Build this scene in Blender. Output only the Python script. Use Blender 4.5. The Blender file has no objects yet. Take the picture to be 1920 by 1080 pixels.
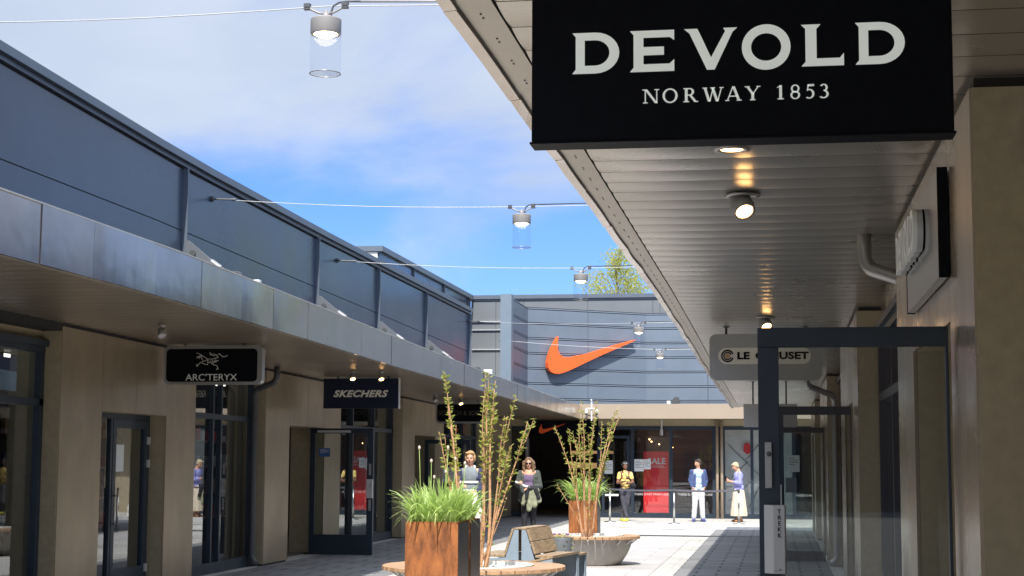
import bpy, math, random
from mathutils import Vector, Matrix
random.seed(7)
S = bpy.context.scene
col = S.collection
R = math.radians

# ------------------------------------------------------------------ camera
cam = bpy.data.cameras.new('camera'); camo = bpy.data.objects.new('camera', cam); col.objects.link(camo)
cam.sensor_width = 36.0; cam.lens = 36.0*3050/1920; cam.clip_start = .05; cam.clip_end = 2000
_r = Vector((0.98696281, 0.16087166, 0.00497171)); _u = Vector((0.01219246, -0.10553181, 0.99434118)); _f = Vector((-0.16048599, 0.98131715, 0.10611739))
camo.matrix_world = Matrix(((_r.x, _u.x, -_f.x, 0), (_r.y, _u.y, -_f.y, 0), (_r.z, _u.z, -_f.z, 1.65), (0, 0, 0, 1)))
S.camera = camo

# ------------------------------------------------------------------ sky, sun, exposure
SUN_EL = 52.0
sund = Vector((-.050, .64, 0)).normalized()*math.cos(R(SUN_EL)); sund.z = -math.sin(R(SUN_EL))   # direction the light travels
w = bpy.data.worlds.new('World'); S.world = w; w.use_nodes = True
nt = w.node_tree; nt.nodes.clear(); N = nt.nodes.new; Lk = nt.links.new
out = N('ShaderNodeOutputWorld'); bg = N('ShaderNodeBackground'); sky = N('ShaderNodeTexSky')
sky.sky_type = 'NISHITA'; sky.sun_disc = False; sky.sun_elevation = R(SUN_EL)
sky.sun_rotation = math.atan2(-sund.x, -sund.y); sky.air_density = 1.0; sky.dust_density = .35; sky.ozone_density = 2.2
bg.inputs[1].default_value = .13
tc = N('ShaderNodeTexCoord'); mp = N('ShaderNodeMapping'); mp.inputs['Scale'].default_value = (1.2, 1.2, 2.6); mp.inputs['Location'].default_value = (.35, .1, .2)
Lk(tc.outputs['Generated'], mp.inputs[0])
nz = N('ShaderNodeTexNoise'); nz.inputs['Scale'].default_value = 3.1; nz.inputs['Detail'].default_value = 7; nz.inputs['Roughness'].default_value = .52; nz.inputs['Distortion'].default_value = .35
Lk(mp.outputs[0], nz.inputs['Vector'])
sp = N('ShaderNodeSeparateXYZ'); Lk(tc.outputs['Generated'], sp.inputs[0])
m1 = N('ShaderNodeMath'); m1.operation = 'MULTIPLY_ADD'; m1.inputs[1].default_value = 2.4; m1.inputs[2].default_value = -.36; Lk(sp.outputs['Z'], m1.inputs[0])
m1c = N('ShaderNodeClamp'); m1c.inputs['Min'].default_value = -.3; m1c.inputs['Max'].default_value = .20; Lk(m1.outputs[0], m1c.inputs[0])
xx = N('ShaderNodeMapRange'); xx.interpolation_type = 'SMOOTHSTEP'; xx.inputs['From Min'].default_value = .16; xx.inputs['From Max'].default_value = .30; xx.inputs['To Max'].default_value = .24; Lk(sp.outputs['X'], xx.inputs[0])
m1x = N('ShaderNodeMath'); m1x.operation = 'MULTIPLY_ADD'; m1x.inputs[1].default_value = -.55; m1x.inputs[2].default_value = -.085; Lk(sp.outputs['X'], m1x.inputs[0])
m1d = N('ShaderNodeClamp'); m1d.inputs['Min'].default_value = -.1; m1d.inputs['Max'].default_value = .12; Lk(m1x.outputs[0], m1d.inputs[0])
m2 = N('ShaderNodeMath'); m2.operation = 'ADD'; Lk(nz.outputs[0], m2.inputs[0]); Lk(m1c.outputs[0], m2.inputs[1])
zz = N('ShaderNodeMapRange'); zz.interpolation_type = 'SMOOTHSTEP'; zz.inputs['From Min'].default_value = .32; zz.inputs['From Max'].default_value = .62; zz.inputs['To Max'].default_value = .26; Lk(sp.outputs['Z'], zz.inputs[0])  # extra cloud high overhead, out of view, added to fill the shadows
m2z = N('ShaderNodeMath'); m2z.operation = 'ADD'; Lk(m2.outputs[0], m2z.inputs[0]); Lk(zz.outputs[0], m2z.inputs[1])
m2y = N('ShaderNodeMath'); m2y.operation = 'ADD'; Lk(m2z.outputs[0], m2y.inputs[0]); Lk(xx.outputs[0], m2y.inputs[1])
m2b = N('ShaderNodeMath'); m2b.operation = 'ADD'; Lk(m2y.outputs[0], m2b.inputs[0]); Lk(m1d.outputs[0], m2b.inputs[1])
cr = N('ShaderNodeMapRange'); cr.interpolation_type = 'SMOOTHSTEP'; cr.inputs['From Min'].default_value = .49; cr.inputs['From Max'].default_value = .76; cr.inputs['To Max'].default_value = .92
Lk(m2b.outputs[0], cr.inputs[0])
nz2 = N('ShaderNodeTexNoise'); nz2.inputs['Scale'].default_value = 5.0; nz2.inputs['Detail'].default_value = 5; Lk(mp.outputs[0], nz2.inputs['Vector'])
cc = N('ShaderNodeMix'); cc.data_type = 'RGBA'; cc.inputs['A'].default_value = (2.9, 3.5, 4.6, 1); cc.inputs['B'].default_value = (5.4, 5.9, 6.6, 1); Lk(nz2.outputs[0], cc.inputs['Factor'])
hs = N('ShaderNodeMix'); hs.data_type = 'RGBA'; hs.blend_type = 'MULTIPLY'; hs.inputs['Factor'].default_value = 1; hs.inputs['B'].default_value = (.30, .445, .78, 1); Lk(sky.outputs[0], hs.inputs['A'])
mx = N('ShaderNodeMix'); mx.data_type = 'RGBA'; Lk(cr.outputs[0], mx.inputs['Factor']); Lk(hs.outputs['Result'], mx.inputs['A']); 
zb = N('ShaderNodeMapRange'); zb.interpolation_type = 'SMOOTHSTEP'; zb.inputs['From Min'].default_value = .30; zb.inputs['From Max'].default_value = .62; zb.inputs['To Min'].default_value = .66; zb.inputs['To Max'].default_value = 1.5; Lk(sp.outputs['Z'], zb.inputs[0])  # clouds dimmed low down and brightened overhead for more shadow fill
cm = N('ShaderNodeVectorMath'); cm.operation = 'SCALE'; Lk(cc.outputs['Result'], cm.inputs[0]); Lk(zb.outputs[0], cm.inputs['Scale']); Lk(cm.outputs[0], mx.inputs['B'])
Lk(mx.outputs['Result'], bg.inputs[0]); Lk(bg.outputs[0], out.inputs[0])
sl = bpy.data.lights.new('sun', 'SUN'); sl.energy = 3.9; sl.angle = R(.53); sl.color = (1, .95, .87)
so = bpy.data.objects.new('sun', sl); col.objects.link(so); so.rotation_euler = sund.to_track_quat('-Z', 'Y').to_euler(); so.location = (4, -10, 20)
S.view_settings.view_transform = 'Standard'; S.view_settings.look = 'None'; S.view_settings.exposure = .85; S.view_settings.gamma = 1
S.render.engine = 'CYCLES'
S.cycles.transparent_max_bounces = 24; S.cycles.max_bounces = 10

# ------------------------------------------------------------------ materials
def mat(name, c, rough=.6, metal=0, spec=.5, var=0, vscale=4, bump=0, bscale=40, stretch=(1, 1, 1), emit=None, es=0, c2=None, rvar=0, coat=0):
    m = bpy.data.materials.new(name); m.use_nodes = True; t = m.node_tree; b = t.nodes['Principled BSDF']
    b.inputs['Base Color'].default_value = (*c, 1); b.inputs['Roughness'].default_value = rough; b.inputs['Metallic'].default_value = metal
    b.inputs['Specular IOR Level'].default_value = spec; b.inputs['Coat Weight'].default_value = coat
    if var or bump or rvar or c2:
        tcn = t.nodes.new('ShaderNodeTexCoord'); mpn = t.nodes.new('ShaderNodeMapping'); mpn.inputs['Scale'].default_value = stretch
        t.links.new(tcn.outputs['Object'], mpn.inputs[0])
    if var or c2:
        n = t.nodes.new('ShaderNodeTexNoise'); n.inputs['Scale'].default_value = vscale; n.inputs['Detail'].default_value = 6; n.inputs['Roughness'].default_value = .6
        t.links.new(mpn.outputs[0], n.inputs['Vector'])
        mr = t.nodes.new('ShaderNodeMapRange'); mr.inputs['From Min'].default_value = .3; mr.inputs['From Max'].default_value = .7
        t.links.new(n.outputs[0], mr.inputs[0])
        mi = t.nodes.new('ShaderNodeMix'); mi.data_type = 'RGBA'
        a = c2 if c2 else tuple(x*(1-var) for x in c); bb = c if c2 else tuple(min(1, x*(1+var)) for x in c)
        mi.inputs['A'].default_value = (*a, 1); mi.inputs['B'].default_value = (*bb, 1)
        t.links.new(mr.outputs[0], mi.inputs['Factor']); t.links.new(mi.outputs['Result'], b.inputs['Base Color'])
    if rvar:
        n3 = t.nodes.new('ShaderNodeTexNoise'); n3.inputs['Scale'].default_value = vscale*.7; n3.inputs['Detail'].default_value = 4
        t.links.new(mpn.outputs[0], n3.inputs['Vector'])
        mr3 = t.nodes.new('ShaderNodeMapRange'); mr3.inputs['From Min'].default_value = .3; mr3.inputs['From Max'].default_value = .7
        mr3.inputs['To Min'].default_value = rough-rvar; mr3.inputs['To Max'].default_value = rough+rvar
        t.links.new(n3.outputs[0], mr3.inputs[0]); t.links.new(mr3.outputs[0], b.inputs['Roughness'])
    if bump:
        n2 = t.nodes.new('ShaderNodeTexNoise'); n2.inputs['Scale'].default_value = bscale; n2.inputs['Detail'].default_value = 3
        t.links.new(mpn.outputs[0], n2.inputs['Vector'])
        bu = t.nodes.new('ShaderNodeBump'); bu.inputs['Strength'].default_value = bump; bu.inputs['Distance'].default_value = .02
        t.links.new(n2.outputs[0], bu.inputs['Height']); t.links.new(bu.outputs[0], b.inputs['Normal'])
    if emit:
        b.inputs['Emission Color'].default_value = (*emit, 1); b.inputs['Emission Strength'].default_value = es
    return m

def glassmat(name, tint=(.86, .9, .88), ior=1.5, boost=1.0, rough=0.0, body=0):
    m = bpy.data.materials.new(name); m.use_nodes = True; t = m.node_tree; t.nodes.clear()
    o = t.nodes.new('ShaderNodeOutputMaterial'); a = t.nodes.new('ShaderNodeBsdfTransparent'); a.inputs[0].default_value = (*tint, 1)
    g = t.nodes.new('ShaderNodeBsdfGlossy'); g.inputs['Roughness'].default_value = rough; g.inputs['Color'].default_value = (.95, .97, 1, 1)
    fr = t.nodes.new('ShaderNodeLayerWeight'); fr.inputs['Blend'].default_value = .5
    pw = t.nodes.new('ShaderNodeMath'); pw.operation = 'POWER'; pw.inputs[1].default_value = 4.2; t.links.new(fr.outputs['Facing'], pw.inputs[0])
    mm = t.nodes.new('ShaderNodeMath'); mm.operation = 'MULTIPLY_ADD'; mm.use_clamp = True; mm.inputs[1].default_value = .95*boost; mm.inputs[2].default_value = .045*boost*(1 if not body else body); t.links.new(pw.outputs[0], mm.inputs[0])
    x = t.nodes.new('ShaderNodeMixShader'); t.links.new(mm.outputs[0], x.inputs[0]); t.links.new(a.outputs[0], x.inputs[1]); t.links.new(g.outputs[0], x.inputs[2])
    t.links.new(x.outputs[0], o.inputs[0]); return m

M = {}
M['bronze'] = mat('bronze_panel', (.33, .265, .18), .36, .35, .5, var=.17, vscale=1.6, bump=.05, bscale=3, rvar=.07, stretch=(1, 1, .6))
M['bronze_r'] = mat('bronze_panel_satin', (.36, .30, .23), .27, .55, .5, var=.16, vscale=1.5, bump=.02, bscale=1.4, rvar=.09, stretch=(1, 1, .5))
M['bronze_ret'] = mat('bronze_side_panel', (.37, .31, .205), .5, .1, .4, var=.10, vscale=14)
M['joint'] = mat('dark_joint', (.012, .012, .013), .7)
M['frame'] = mat('dark_frame', (.022, .034, .052), .42, .1, .4, var=.15, vscale=3)
M['upper'] = mat('blue_grey_panel', (.055, .078, .125), .24, .15, .5, var=.10, vscale=.9, bump=.02, bscale=.8, rvar=.05)
M['trimgrey'] = mat('grey_trim', (.13, .155, .19), .42, .3, .5, var=.08, vscale=2)
M['clad'] = mat('cladding_board', (.150, .185, .235), .48, .1, .45, var=.07, vscale=1.2, bump=.03, bscale=3)
M['cladrail'] = mat('cladding_rail', (.20, .24, .30), .4, .2)
M['steel'] = mat('fascia_steel', (.48, .415, .36), .19, 1.0, .5, var=.12, vscale=1.1, bump=.40, bscale=1.0, rvar=.05)
M['soffit'] = mat('soffit_slat', (.46, .415, .355), .30, .72, .5, var=.05, vscale=1.2, rvar=.04)
M['soffit_l'] = mat('soffit_slat_bronze', (.29, .24, .18), .35, .6, .5, var=.05, vscale=1.2, rvar=.04)
M['trim'] = mat('soffit_trim', (.45, .40, .34), .38, .6, var=.06, vscale=2)
M['rodgrey'] = mat('rod_grey', (.26, .27, .28), .45, .3)
M['bracket'] = mat('bracket_steel', (.15, .165, .185), .45, .3)
M['beige'] = mat('beige_fascia', (.44, .355, .265), .4, .35, var=.05, vscale=.8)
M['black'] = mat('sign_black', (.005, .006, .009), .5, 0, .06, var=.2, vscale=20)
M['navy'] = mat('sign_navy', (.006, .011, .035), .4, 0, .35)
M['white'] = mat('white_letter', (.78, .80, .78), .5, var=.03)
M['glowwhite'] = mat('added_glow_letter', (.80, .82, .80), .5, emit=(.9, 1, .95), es=.14)  # white paint plus a weak added glow that brightens the shaded letters
M['cream'] = mat('cream_letter', (.78, .76, .68), .5)
M['silver'] = mat('silver_box', (.33, .33, .33), .33, .5, var=.04)
M['lgrey'] = mat('light_grey', (.5, .5, .5), .45, .2)
M['dgrey'] = mat('dark_grey', (.07, .075, .08), .5)
M['lampgrey'] = mat('lamp_grey', (.30, .285, .275), .5, .2)
M['glass'] = glassmat('shop_glass', (.60, .64, .66), 1.55, 1.0, body=3.2)
M['paneglass'] = glassmat('clear_shop_glass', (.80, .84, .85), 1.5, 1.0, body=2.0)
M['doorglass'] = glassmat('door_glass', (.72, .76, .75), 1.5, .9, body=.8)
M['glasscyl'] = glassmat('lantern_glass', (.955, .965, .985), 1.42, .55, body=1.0)
M['lens'] = mat('lit_lens', (1, .9, .7), .4, emit=(1, .80, .48), es=9)
M['lenswarm'] = mat('lit_warm_lens', (1, .8, .5), .4, emit=(1, .55, .20), es=10)
M['strip'] = mat('shop_strip_light', (1, 1, 1), .4, emit=(1, .93, .80), es=2.2)
M['int'] = mat('interior_wall', (.05, .045, .042), .8, var=.3, vscale=1.5)
M['intfloor'] = mat('interior_floor', (.10, .09, .08), .5)
M['brown'] = mat('brown_reflection', (.085, .035, .022), .55, var=.35, vscale=2, stretch=(.3, 1, 4))  # colour of a brown wall mirrored in the end shop's glass
M['brickred'] = mat('reddish_wall', (.20, .10, .07), .8, var=.2, vscale=2)
M['red'] = mat('red_poster', (.85, .028, .032), .5, var=.06)
M['orange'] = mat('orange_plastic', (.92, .13, .022), .42, emit=(1, .15, .02), es=.0)
M['paper'] = mat('paper', (.72, .74, .74), .7)
M['ink'] = mat('ink', (.12, .13, .15), .7)
M['blue'] = mat('blue_sticker', (.03, .10, .28), .5)
M['rust'] = mat('corten_steel', (.40, .145, .046), .78, .1, .3, bump=.4, bscale=30, stretch=(3.2, 3.2, 1), c2=(.13, .048, .022), vscale=4.5)
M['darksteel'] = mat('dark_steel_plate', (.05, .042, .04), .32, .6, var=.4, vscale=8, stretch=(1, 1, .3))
M['soil'] = mat('soil', (.05, .035, .025), .95)
M['conc'] = mat('pale_concrete', (.36, .34, .31), .75, var=.09, vscale=7, bump=.2, bscale=50)
M['rimwhite'] = mat('white_rim', (.72, .70, .65), .6, var=.05)
M['wood'] = mat('bench_wood', (.40, .245, .14), .6, var=.28, vscale=3, bump=.2, bscale=12, stretch=(1, 6, 6))
M['woodold'] = mat('weathered_wood', (.30, .215, .13), .7, var=.35, vscale=6, bump=.3, bscale=20, stretch=(5, 1, 5))
M['bluesteel'] = mat('blue_grey_steel', (.26, .33, .40), .45, .1, var=.06, vscale=4)
M['bark'] = mat('reddish_bark', (.50, .28, .15), .8, var=.3, vscale=30, bump=.4, bscale=60)
M['barkb'] = mat('birch_bark', (.25, .22, .18), .8, var=.3, vscale=5)
def leafmat(name, c, c2):
    m = mat(name, c, .55, 0, .35, vscale=9, c2=c2); t = m.node_tree; b = t.nodes['Principled BSDF']; o = t.nodes['Material Output']
    tr = t.nodes.new('ShaderNodeBsdfTranslucent'); tr.inputs[0].default_value = (c[0]*1.3, c[1]*1.5, c[2]*.8, 1)
    x = t.nodes.new('ShaderNodeMixShader'); x.inputs[0].default_value = .35; t.links.new(b.outputs[0], x.inputs[1]); t.links.new(tr.outputs[0], x.inputs[2]); t.links.new(x.outputs[0], o.inputs[0]); return m
M['leaf'] = leafmat('spring_leaf', (.38, .38, .09), (.22, .25, .06))
M['grass'] = leafmat('broad_grass', (.47, .56, .22), (.25, .35, .11))
M['birch'] = leafmat('birch_leaf', (.42, .40, .10), (.24, .27, .06))
M['bud'] = mat('bud', (.55, .45, .36), .7)
M['purple'] = mat('petal', (.22, .06, .25), .6)
def sk(c): return mat('skin', c, .55, 0, .4)
M['skin'] = sk((.55, .30, .20)); M['skindark'] = sk((.20, .095, .055))
for n_, c_ in dict(hairblond=(.42, .26, .11), hairbrown=(.20, .12, .065), hairdark=(.04, .028, .02), hairblack=(.01, .008, .008), hairgrey=(.50, .42, .26), lips=(.40, .12, .10)).items():
    M[n_] = mat(n_, c_, .6, var=.25, vscale=30, bump=.6, bscale=60, stretch=(3, 3, .6))
def cloth(n, c, c2=None): M[n] = mat(n, c, .85, 0, .2, var=0 if c2 else .12, vscale=12, bump=.35, bscale=14, c2=c2); return M[n]
cloth('cardnavy', (.045, .05, .10)); cloth('knitgrey', (.20, .23, .25)); cloth('trouwhite', (.62, .60, .55)); cloth('bagwhite', (.80, .80, .76))
cloth('coatdark', (.075, .085, .075)); cloth('toppurple', (.17, .12, .21)); cloth('khaki', (.27, .28, .19)); cloth('charcoal', (.03, .03, .035)); cloth('legging', (.035, .032, .045), (.10, .10, .12))
cloth('yellow', (.80, .60, .20)); cloth('blacktight', (.018, .018, .022)); cloth('shoeyellow', (.85, .80, .12)); cloth('bluejack', (.07, .10, .22)); cloth('shirtblue', (.22, .38, .60), (.60, .66, .70))
cloth('trougrey', (.55, .56, .58)); cloth('shoeblue', (.08, .10, .26)); cloth('lilac', (.30, .31, .62)); cloth('skirtcream', (.62, .54, .42)); cloth('tanshoe', (.32, .17, .09)); cloth('mauve', (.42, .30, .34))
M['eyewhite'] = mat('eye', (.6, .58, .55), .3); M['lensblack'] = mat('sunglass', (.005, .005, .006), .1)
M['chrome'] = mat('brushed_chrome', (.62, .62, .60), .28, 1)
M['belt'] = mat('barrier_belt', (.09, .09, .11), .7)

# ground material : pavers in bands
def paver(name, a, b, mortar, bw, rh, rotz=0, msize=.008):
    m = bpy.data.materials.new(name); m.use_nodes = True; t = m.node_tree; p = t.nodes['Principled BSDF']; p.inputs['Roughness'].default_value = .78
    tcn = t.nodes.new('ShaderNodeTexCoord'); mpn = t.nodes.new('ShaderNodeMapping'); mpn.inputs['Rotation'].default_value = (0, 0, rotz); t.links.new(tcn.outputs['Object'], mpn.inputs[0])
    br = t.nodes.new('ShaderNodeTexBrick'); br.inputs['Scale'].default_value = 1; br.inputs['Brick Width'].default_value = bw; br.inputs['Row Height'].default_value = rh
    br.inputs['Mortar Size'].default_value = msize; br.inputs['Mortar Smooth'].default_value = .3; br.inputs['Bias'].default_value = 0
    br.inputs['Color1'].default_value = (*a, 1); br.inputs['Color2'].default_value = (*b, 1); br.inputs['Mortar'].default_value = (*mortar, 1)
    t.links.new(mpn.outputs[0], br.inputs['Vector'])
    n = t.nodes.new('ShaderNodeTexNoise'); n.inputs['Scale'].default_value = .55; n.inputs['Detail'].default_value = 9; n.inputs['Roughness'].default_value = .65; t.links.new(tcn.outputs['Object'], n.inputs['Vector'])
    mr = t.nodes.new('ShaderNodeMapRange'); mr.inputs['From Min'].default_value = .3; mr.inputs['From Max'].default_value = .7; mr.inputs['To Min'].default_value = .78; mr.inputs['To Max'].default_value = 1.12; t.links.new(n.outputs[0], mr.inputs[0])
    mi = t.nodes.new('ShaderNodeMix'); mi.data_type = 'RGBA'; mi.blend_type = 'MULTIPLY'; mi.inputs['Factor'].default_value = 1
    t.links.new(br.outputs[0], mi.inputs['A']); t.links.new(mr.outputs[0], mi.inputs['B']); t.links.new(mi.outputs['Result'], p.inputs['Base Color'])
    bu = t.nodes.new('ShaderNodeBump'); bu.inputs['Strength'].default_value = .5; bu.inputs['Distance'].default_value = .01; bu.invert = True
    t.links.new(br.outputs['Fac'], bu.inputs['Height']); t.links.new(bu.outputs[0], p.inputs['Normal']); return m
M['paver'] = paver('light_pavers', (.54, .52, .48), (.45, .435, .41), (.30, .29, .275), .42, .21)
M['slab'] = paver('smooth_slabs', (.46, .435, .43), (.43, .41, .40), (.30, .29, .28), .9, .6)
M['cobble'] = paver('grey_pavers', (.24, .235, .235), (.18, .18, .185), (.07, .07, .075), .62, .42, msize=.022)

# ------------------------------------------------------------------ mesh helpers
ORG = {}
class MB:
    def __init__(s): s.v = []; s.f = []; s.sm = False
    def add(s, vs, fs, mtx=None):
        b = len(s.v)
        s.v += [(mtx @ Vector(p)) if mtx else Vector(p) for p in vs]; s.f += [tuple(i+b for i in f) for f in fs]; return s
    def box(s, x0, x1, y0, y1, z0, z1, mtx=None):
        return s.add([(x0, y0, z0), (x1, y0, z0), (x1, y1, z0), (x0, y1, z0), (x0, y0, z1), (x1, y0, z1), (x1, y1, z1), (x0, y1, z1)],
                     [(0, 3, 2, 1), (4, 5, 6, 7), (0, 1, 5, 4), (1, 2, 6, 5), (2, 3, 7, 6), (3, 0, 4, 7)], mtx)
    def hexa(s, p, mtx=None):  # 8 points: bottom ring then top ring
        return s.add(p, [(0, 3, 2, 1), (4, 5, 6, 7), (0, 1, 5, 4), (1, 2, 6, 5), (2, 3, 7, 6), (3, 0, 4, 7)], mtx)
    def ybox(s, x0, x1, y0, y1, zb, zt, ys=None):  # box following height profiles zb(y), zt(y)
        ys = [y0]+[y for y in (12, 15, 17.5, 20, 22, 24, 28, 32, 36, 40, 44) if y0 < y < y1]+[y1]
        b = []
        for y in ys: b += [(x0, y, zb(y)), (x1, y, zb(y)), (x1, y, zt(y)), (x0, y, zt(y))]
        n = len(ys); f = [(0, 1, 2, 3), tuple(4*(n-1)+i for i in (3, 2, 1, 0))]
        for k in range(n-1):
            for i in range(4): j = (i+1) % 4; f.append((4*k+i, 4*k+4+i, 4*k+4+j, 4*k+j))
        return s.add(b, f)
    def prism(s, poly, o, u, v, n, d, holes=()):
        """extrude 2D polygon (with holes, fan strip) : o origin, u,v axes, n normal, d depth"""
        from mathutils.geometry import tessellate_polygon
        loops = [list(poly)]+[list(h) for h in holes]
        tri = tessellate_polygon([[Vector((p[0], p[1], 0)) for p in l] for l in loops])
        flat = [p for l in loops for p in l]; o = Vector(o); u = Vector(u); v = Vector(v); n = Vector(n)
        A = [o+u*p[0]+v*p[1] for p in flat]; B = [a+n*d for a in A]; k = len(flat)
        fs = [tuple(t) for t in tri]+[tuple(i+k for i in reversed(t)) for t in tri]; st = 0
        for l in loops:
            m = len(l)
            for i in range(m): j = (i+1) % m; fs.append((st+i, st+j, st+j+k, st+i+k))
            st += m
        return s.add(A+B, fs)
    def tube(s, pts, r, seg=8, r1=None):
        pts = [Vector(p) for p in pts]; n = len(pts); r1 = r if r1 is None else r1; vs = []; fs = []
        prev = None
        for i, p in enumerate(pts):
            d = (pts[min(i+1, n-1)]-pts[max(i-1, 0)]).normalized()
            if prev is None:
                a = Vector((0, 0, 1)) if abs(d.z) < .9 else Vector((1, 0, 0)); x = d.cross(a).normalized()
            else: x = (prev-d*prev.dot(d)).normalized()
            prev = x; y = d.cross(x); rr = r+(r1-r)*i/max(1, n-1)
            for k in range(seg): a = 2*math.pi*k/seg; vs.append(p+x*math.cos(a)*rr+y*math.sin(a)*rr)
        for i in range(n-1):
            for k in range(seg): j = (k+1) % seg; fs.append((i*seg+k, i*seg+j, i*seg+seg+j, i*seg+seg+k))
        fs.append(tuple(range(seg-1, -1, -1))); fs.append(tuple((n-1)*seg+k for k in range(seg)))
        return s.add(vs, fs)
    def lathe(s, prof, c=(0, 0, 0), seg=32, sx=1, sy=1, mtx=None, closed=False):
        vs = []; fs = []; c = Vector(c); n = len(prof)
        for r, z in prof:
            for k in range(seg): a = 2*math.pi*k/seg; vs.append(c+Vector((r*math.cos(a)*sx, r*math.sin(a)*sy, z)))
        for i in range(n-1+(1 if closed else 0)):
            i2 = (i+1) % n
            for k in range(seg): j = (k+1) % seg; fs.append((i*seg+k, i*seg+j, i2*seg+j, i2*seg+k))
        if not closed:
            if prof[0][0] > 1e-6: fs.append(tuple(range(seg-1, -1, -1)))
            if prof[-1][0] > 1e-6: fs.append(tuple((n-1)*seg+k for k in range(seg)))
        return s.add(vs, fs, mtx)
    def ell(s, c, r, seg=14, rings=9, mtx=None):
        prof = [(max(1e-7, math.sin(math.pi*i/rings)), -math.cos(math.pi*i/rings)) for i in range(rings+1)]
        T = Matrix.Translation(Vector(c)) @ (mtx if mtx else Matrix()) @ Matrix.Diagonal((r[0], r[1], r[2], 1))
        return s.lathe(prof, (0, 0, 0), seg, mtx=T)
    def cap(s, a, b, ra, rb, seg=10):
        a = Vector(a); b = Vector(b); d = (b-a).normalized(); pts = []; rad = []
        x = d.cross(Vector((0, 0, 1)) if abs(d.z) < .9 else Vector((1, 0, 0))).normalized(); y = d.cross(x); st = []
        for i in range(4): t = math.pi/2*i/3; st.append((a-d*ra*math.cos(t), max(1e-4, ra*math.sin(t))))
        for i in range(4): t = math.pi/2*(3-i)/3; st.append((b+d*rb*math.cos(t), max(1e-4, rb*math.sin(t))))
        vs = []; fs = []
        for p, r in st:
            for k in range(seg): an = 2*math.pi*k/seg; vs.append(p+x*math.cos(an)*r+y*math.sin(an)*r)
        for i in range(len(st)-1):
            for k in range(seg): j = (k+1) % seg; fs.append((i*seg+k, i*seg+j, i*seg+seg+j, i*seg+seg+k))
        fs.append(tuple(range(seg-1, -1, -1))); fs.append(tuple((len(st)-1)*seg+k for k in range(seg)))
        return s.add(vs, fs)
    def build(s, name, m, parent=None, smooth=False, local=False, org=None):
        if org is None:
            if parent is not None: org = ORG.get(parent.name, Vector())
            elif local: org = Vector()
            else:
                lo = Vector([min(v[i] for v in s.v) for i in range(3)]); hi = Vector([max(v[i] for v in s.v) for i in range(3)])
                org = Vector(((lo.x+hi.x)/2, (lo.y+hi.y)/2, lo.z))
        me = bpy.data.meshes.new(name); me.from_pydata([v-org for v in s.v], [], s.f); me.update()
        import bmesh
        bm = bmesh.new(); bm.from_mesh(me); bmesh.ops.recalc_face_normals(bm, faces=bm.faces); bm.to_mesh(me); bm.free()
        me.materials.append(m)
        if smooth: me.shade_smooth()
        o = bpy.data.objects.new(name, me); col.objects.link(o)
        if parent is not None: o.parent = parent; ORG[o.name] = org
        else: o.location = org; ORG[o.name] = org
        return o
def bevel(o, wd=.004, seg=2):
    b = o.modifiers.new('bevel', 'BEVEL'); b.width = wd; b.segments = seg; b.limit_method = 'ANGLE'; return o
def tag(o, label=None, cat=None, group=None, kind=None):
    if label: o['label'] = label
    if cat: o['category'] = cat
    if group: o['group'] = group
    if kind: o['kind'] = kind
    return o
def thing(name, label, cat, loc=(0, 0, 0), rz=0, group=None, local=False):
    o = bpy.data.objects.new(name, None); col.objects.link(o); o.location = loc; o.rotation_euler = (0, 0, rz); o.empty_display_size = .2
    ORG[o.name] = Vector() if (local or rz) else Vector(loc); return tag(o, label, cat, group)
def kids(o): return [c for c in bpy.data.objects if c.parent == o]
def dup(o, parent=None):
    c = o.copy(); col.objects.link(c)
    if parent is not None: c.parent = parent
    for k in kids(o): dup(k, c)
    return c
def text(name, s, size, m, parent, o, u, v, bold=0, ext=.004, shear=0, xs=1, align='CENTER', sp=1, local=False):
    """flat lettering: origin o (baseline), u = reading direction, v = up, cap height = size"""
    cu = bpy.data.curves.new(name, 'FONT'); cu.body = s; cu.size = 1.0; cu.offset = bold; cu.extrude = 0; cu.shear = shear; cu.align_x = align; cu.space_character = sp; cu.resolution_u = 4
    to = bpy.data.objects.new('tmp', cu); col.objects.link(to); dg = bpy.context.evaluated_depsgraph_get(); me = bpy.data.meshes.new_from_object(to.evaluated_get(dg))
    bpy.data.objects.remove(to); u = Vector(u); v = Vector(v); n = u.cross(v); k = size/.69
    mb = MB(); vs = [Vector(o)+u*(p.co.x*k*xs)+v*(p.co.y*k)+n*.0 for p in me.vertices]
    fs = [tuple(p.vertices) for p in me.polygons]; mb.add(vs, fs)
    # side walls for thickness
    from collections import Counter
    ec = Counter(tuple(sorted(e)) for p in me.polygons for e in p.edge_keys); b = len(vs)
    mb2 = MB(); mb2.add(vs+[q+n*ext for q in vs], [tuple(i+b for i in f) for f in fs]+[(e[0], e[1], e[1]+b, e[0]+b) for e, c in ec.items() if c == 1])
    bpy.data.meshes.remove(me)
    return mb2.build(name, m, parent)

def interp(t):
    def f(y):
        if y <= t[0][0]: return t[0][1]
        for (a, b), (c, d) in zip(t, t[1:]):
            if y <= c: return b+(d-b)*(y-a)/(c-a)
        return t[-1][1]
    return f
ZC = interp([(15, 3.22), (20, 3.175), (24, 3.12), (34, 3.05), (42, 2.99), (50, 2.93)])      # underside of the canopies
ZF = interp([(15, 3.665), (20, 3.59), (24, 3.53), (32, 3.41), (44, 3.31), (50, 3.30)])       # top of the canopy edge
ZP = interp([(15, 5.98), (21, 5.79), (27.5, 5.72), (42, 5.66), (50, 5.66)])                  # left parapet
X_, Y_, Z_ = Vector((1, 0, 0)), Vector((0, 1, 0)), Vector((0, 0, 1))

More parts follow.
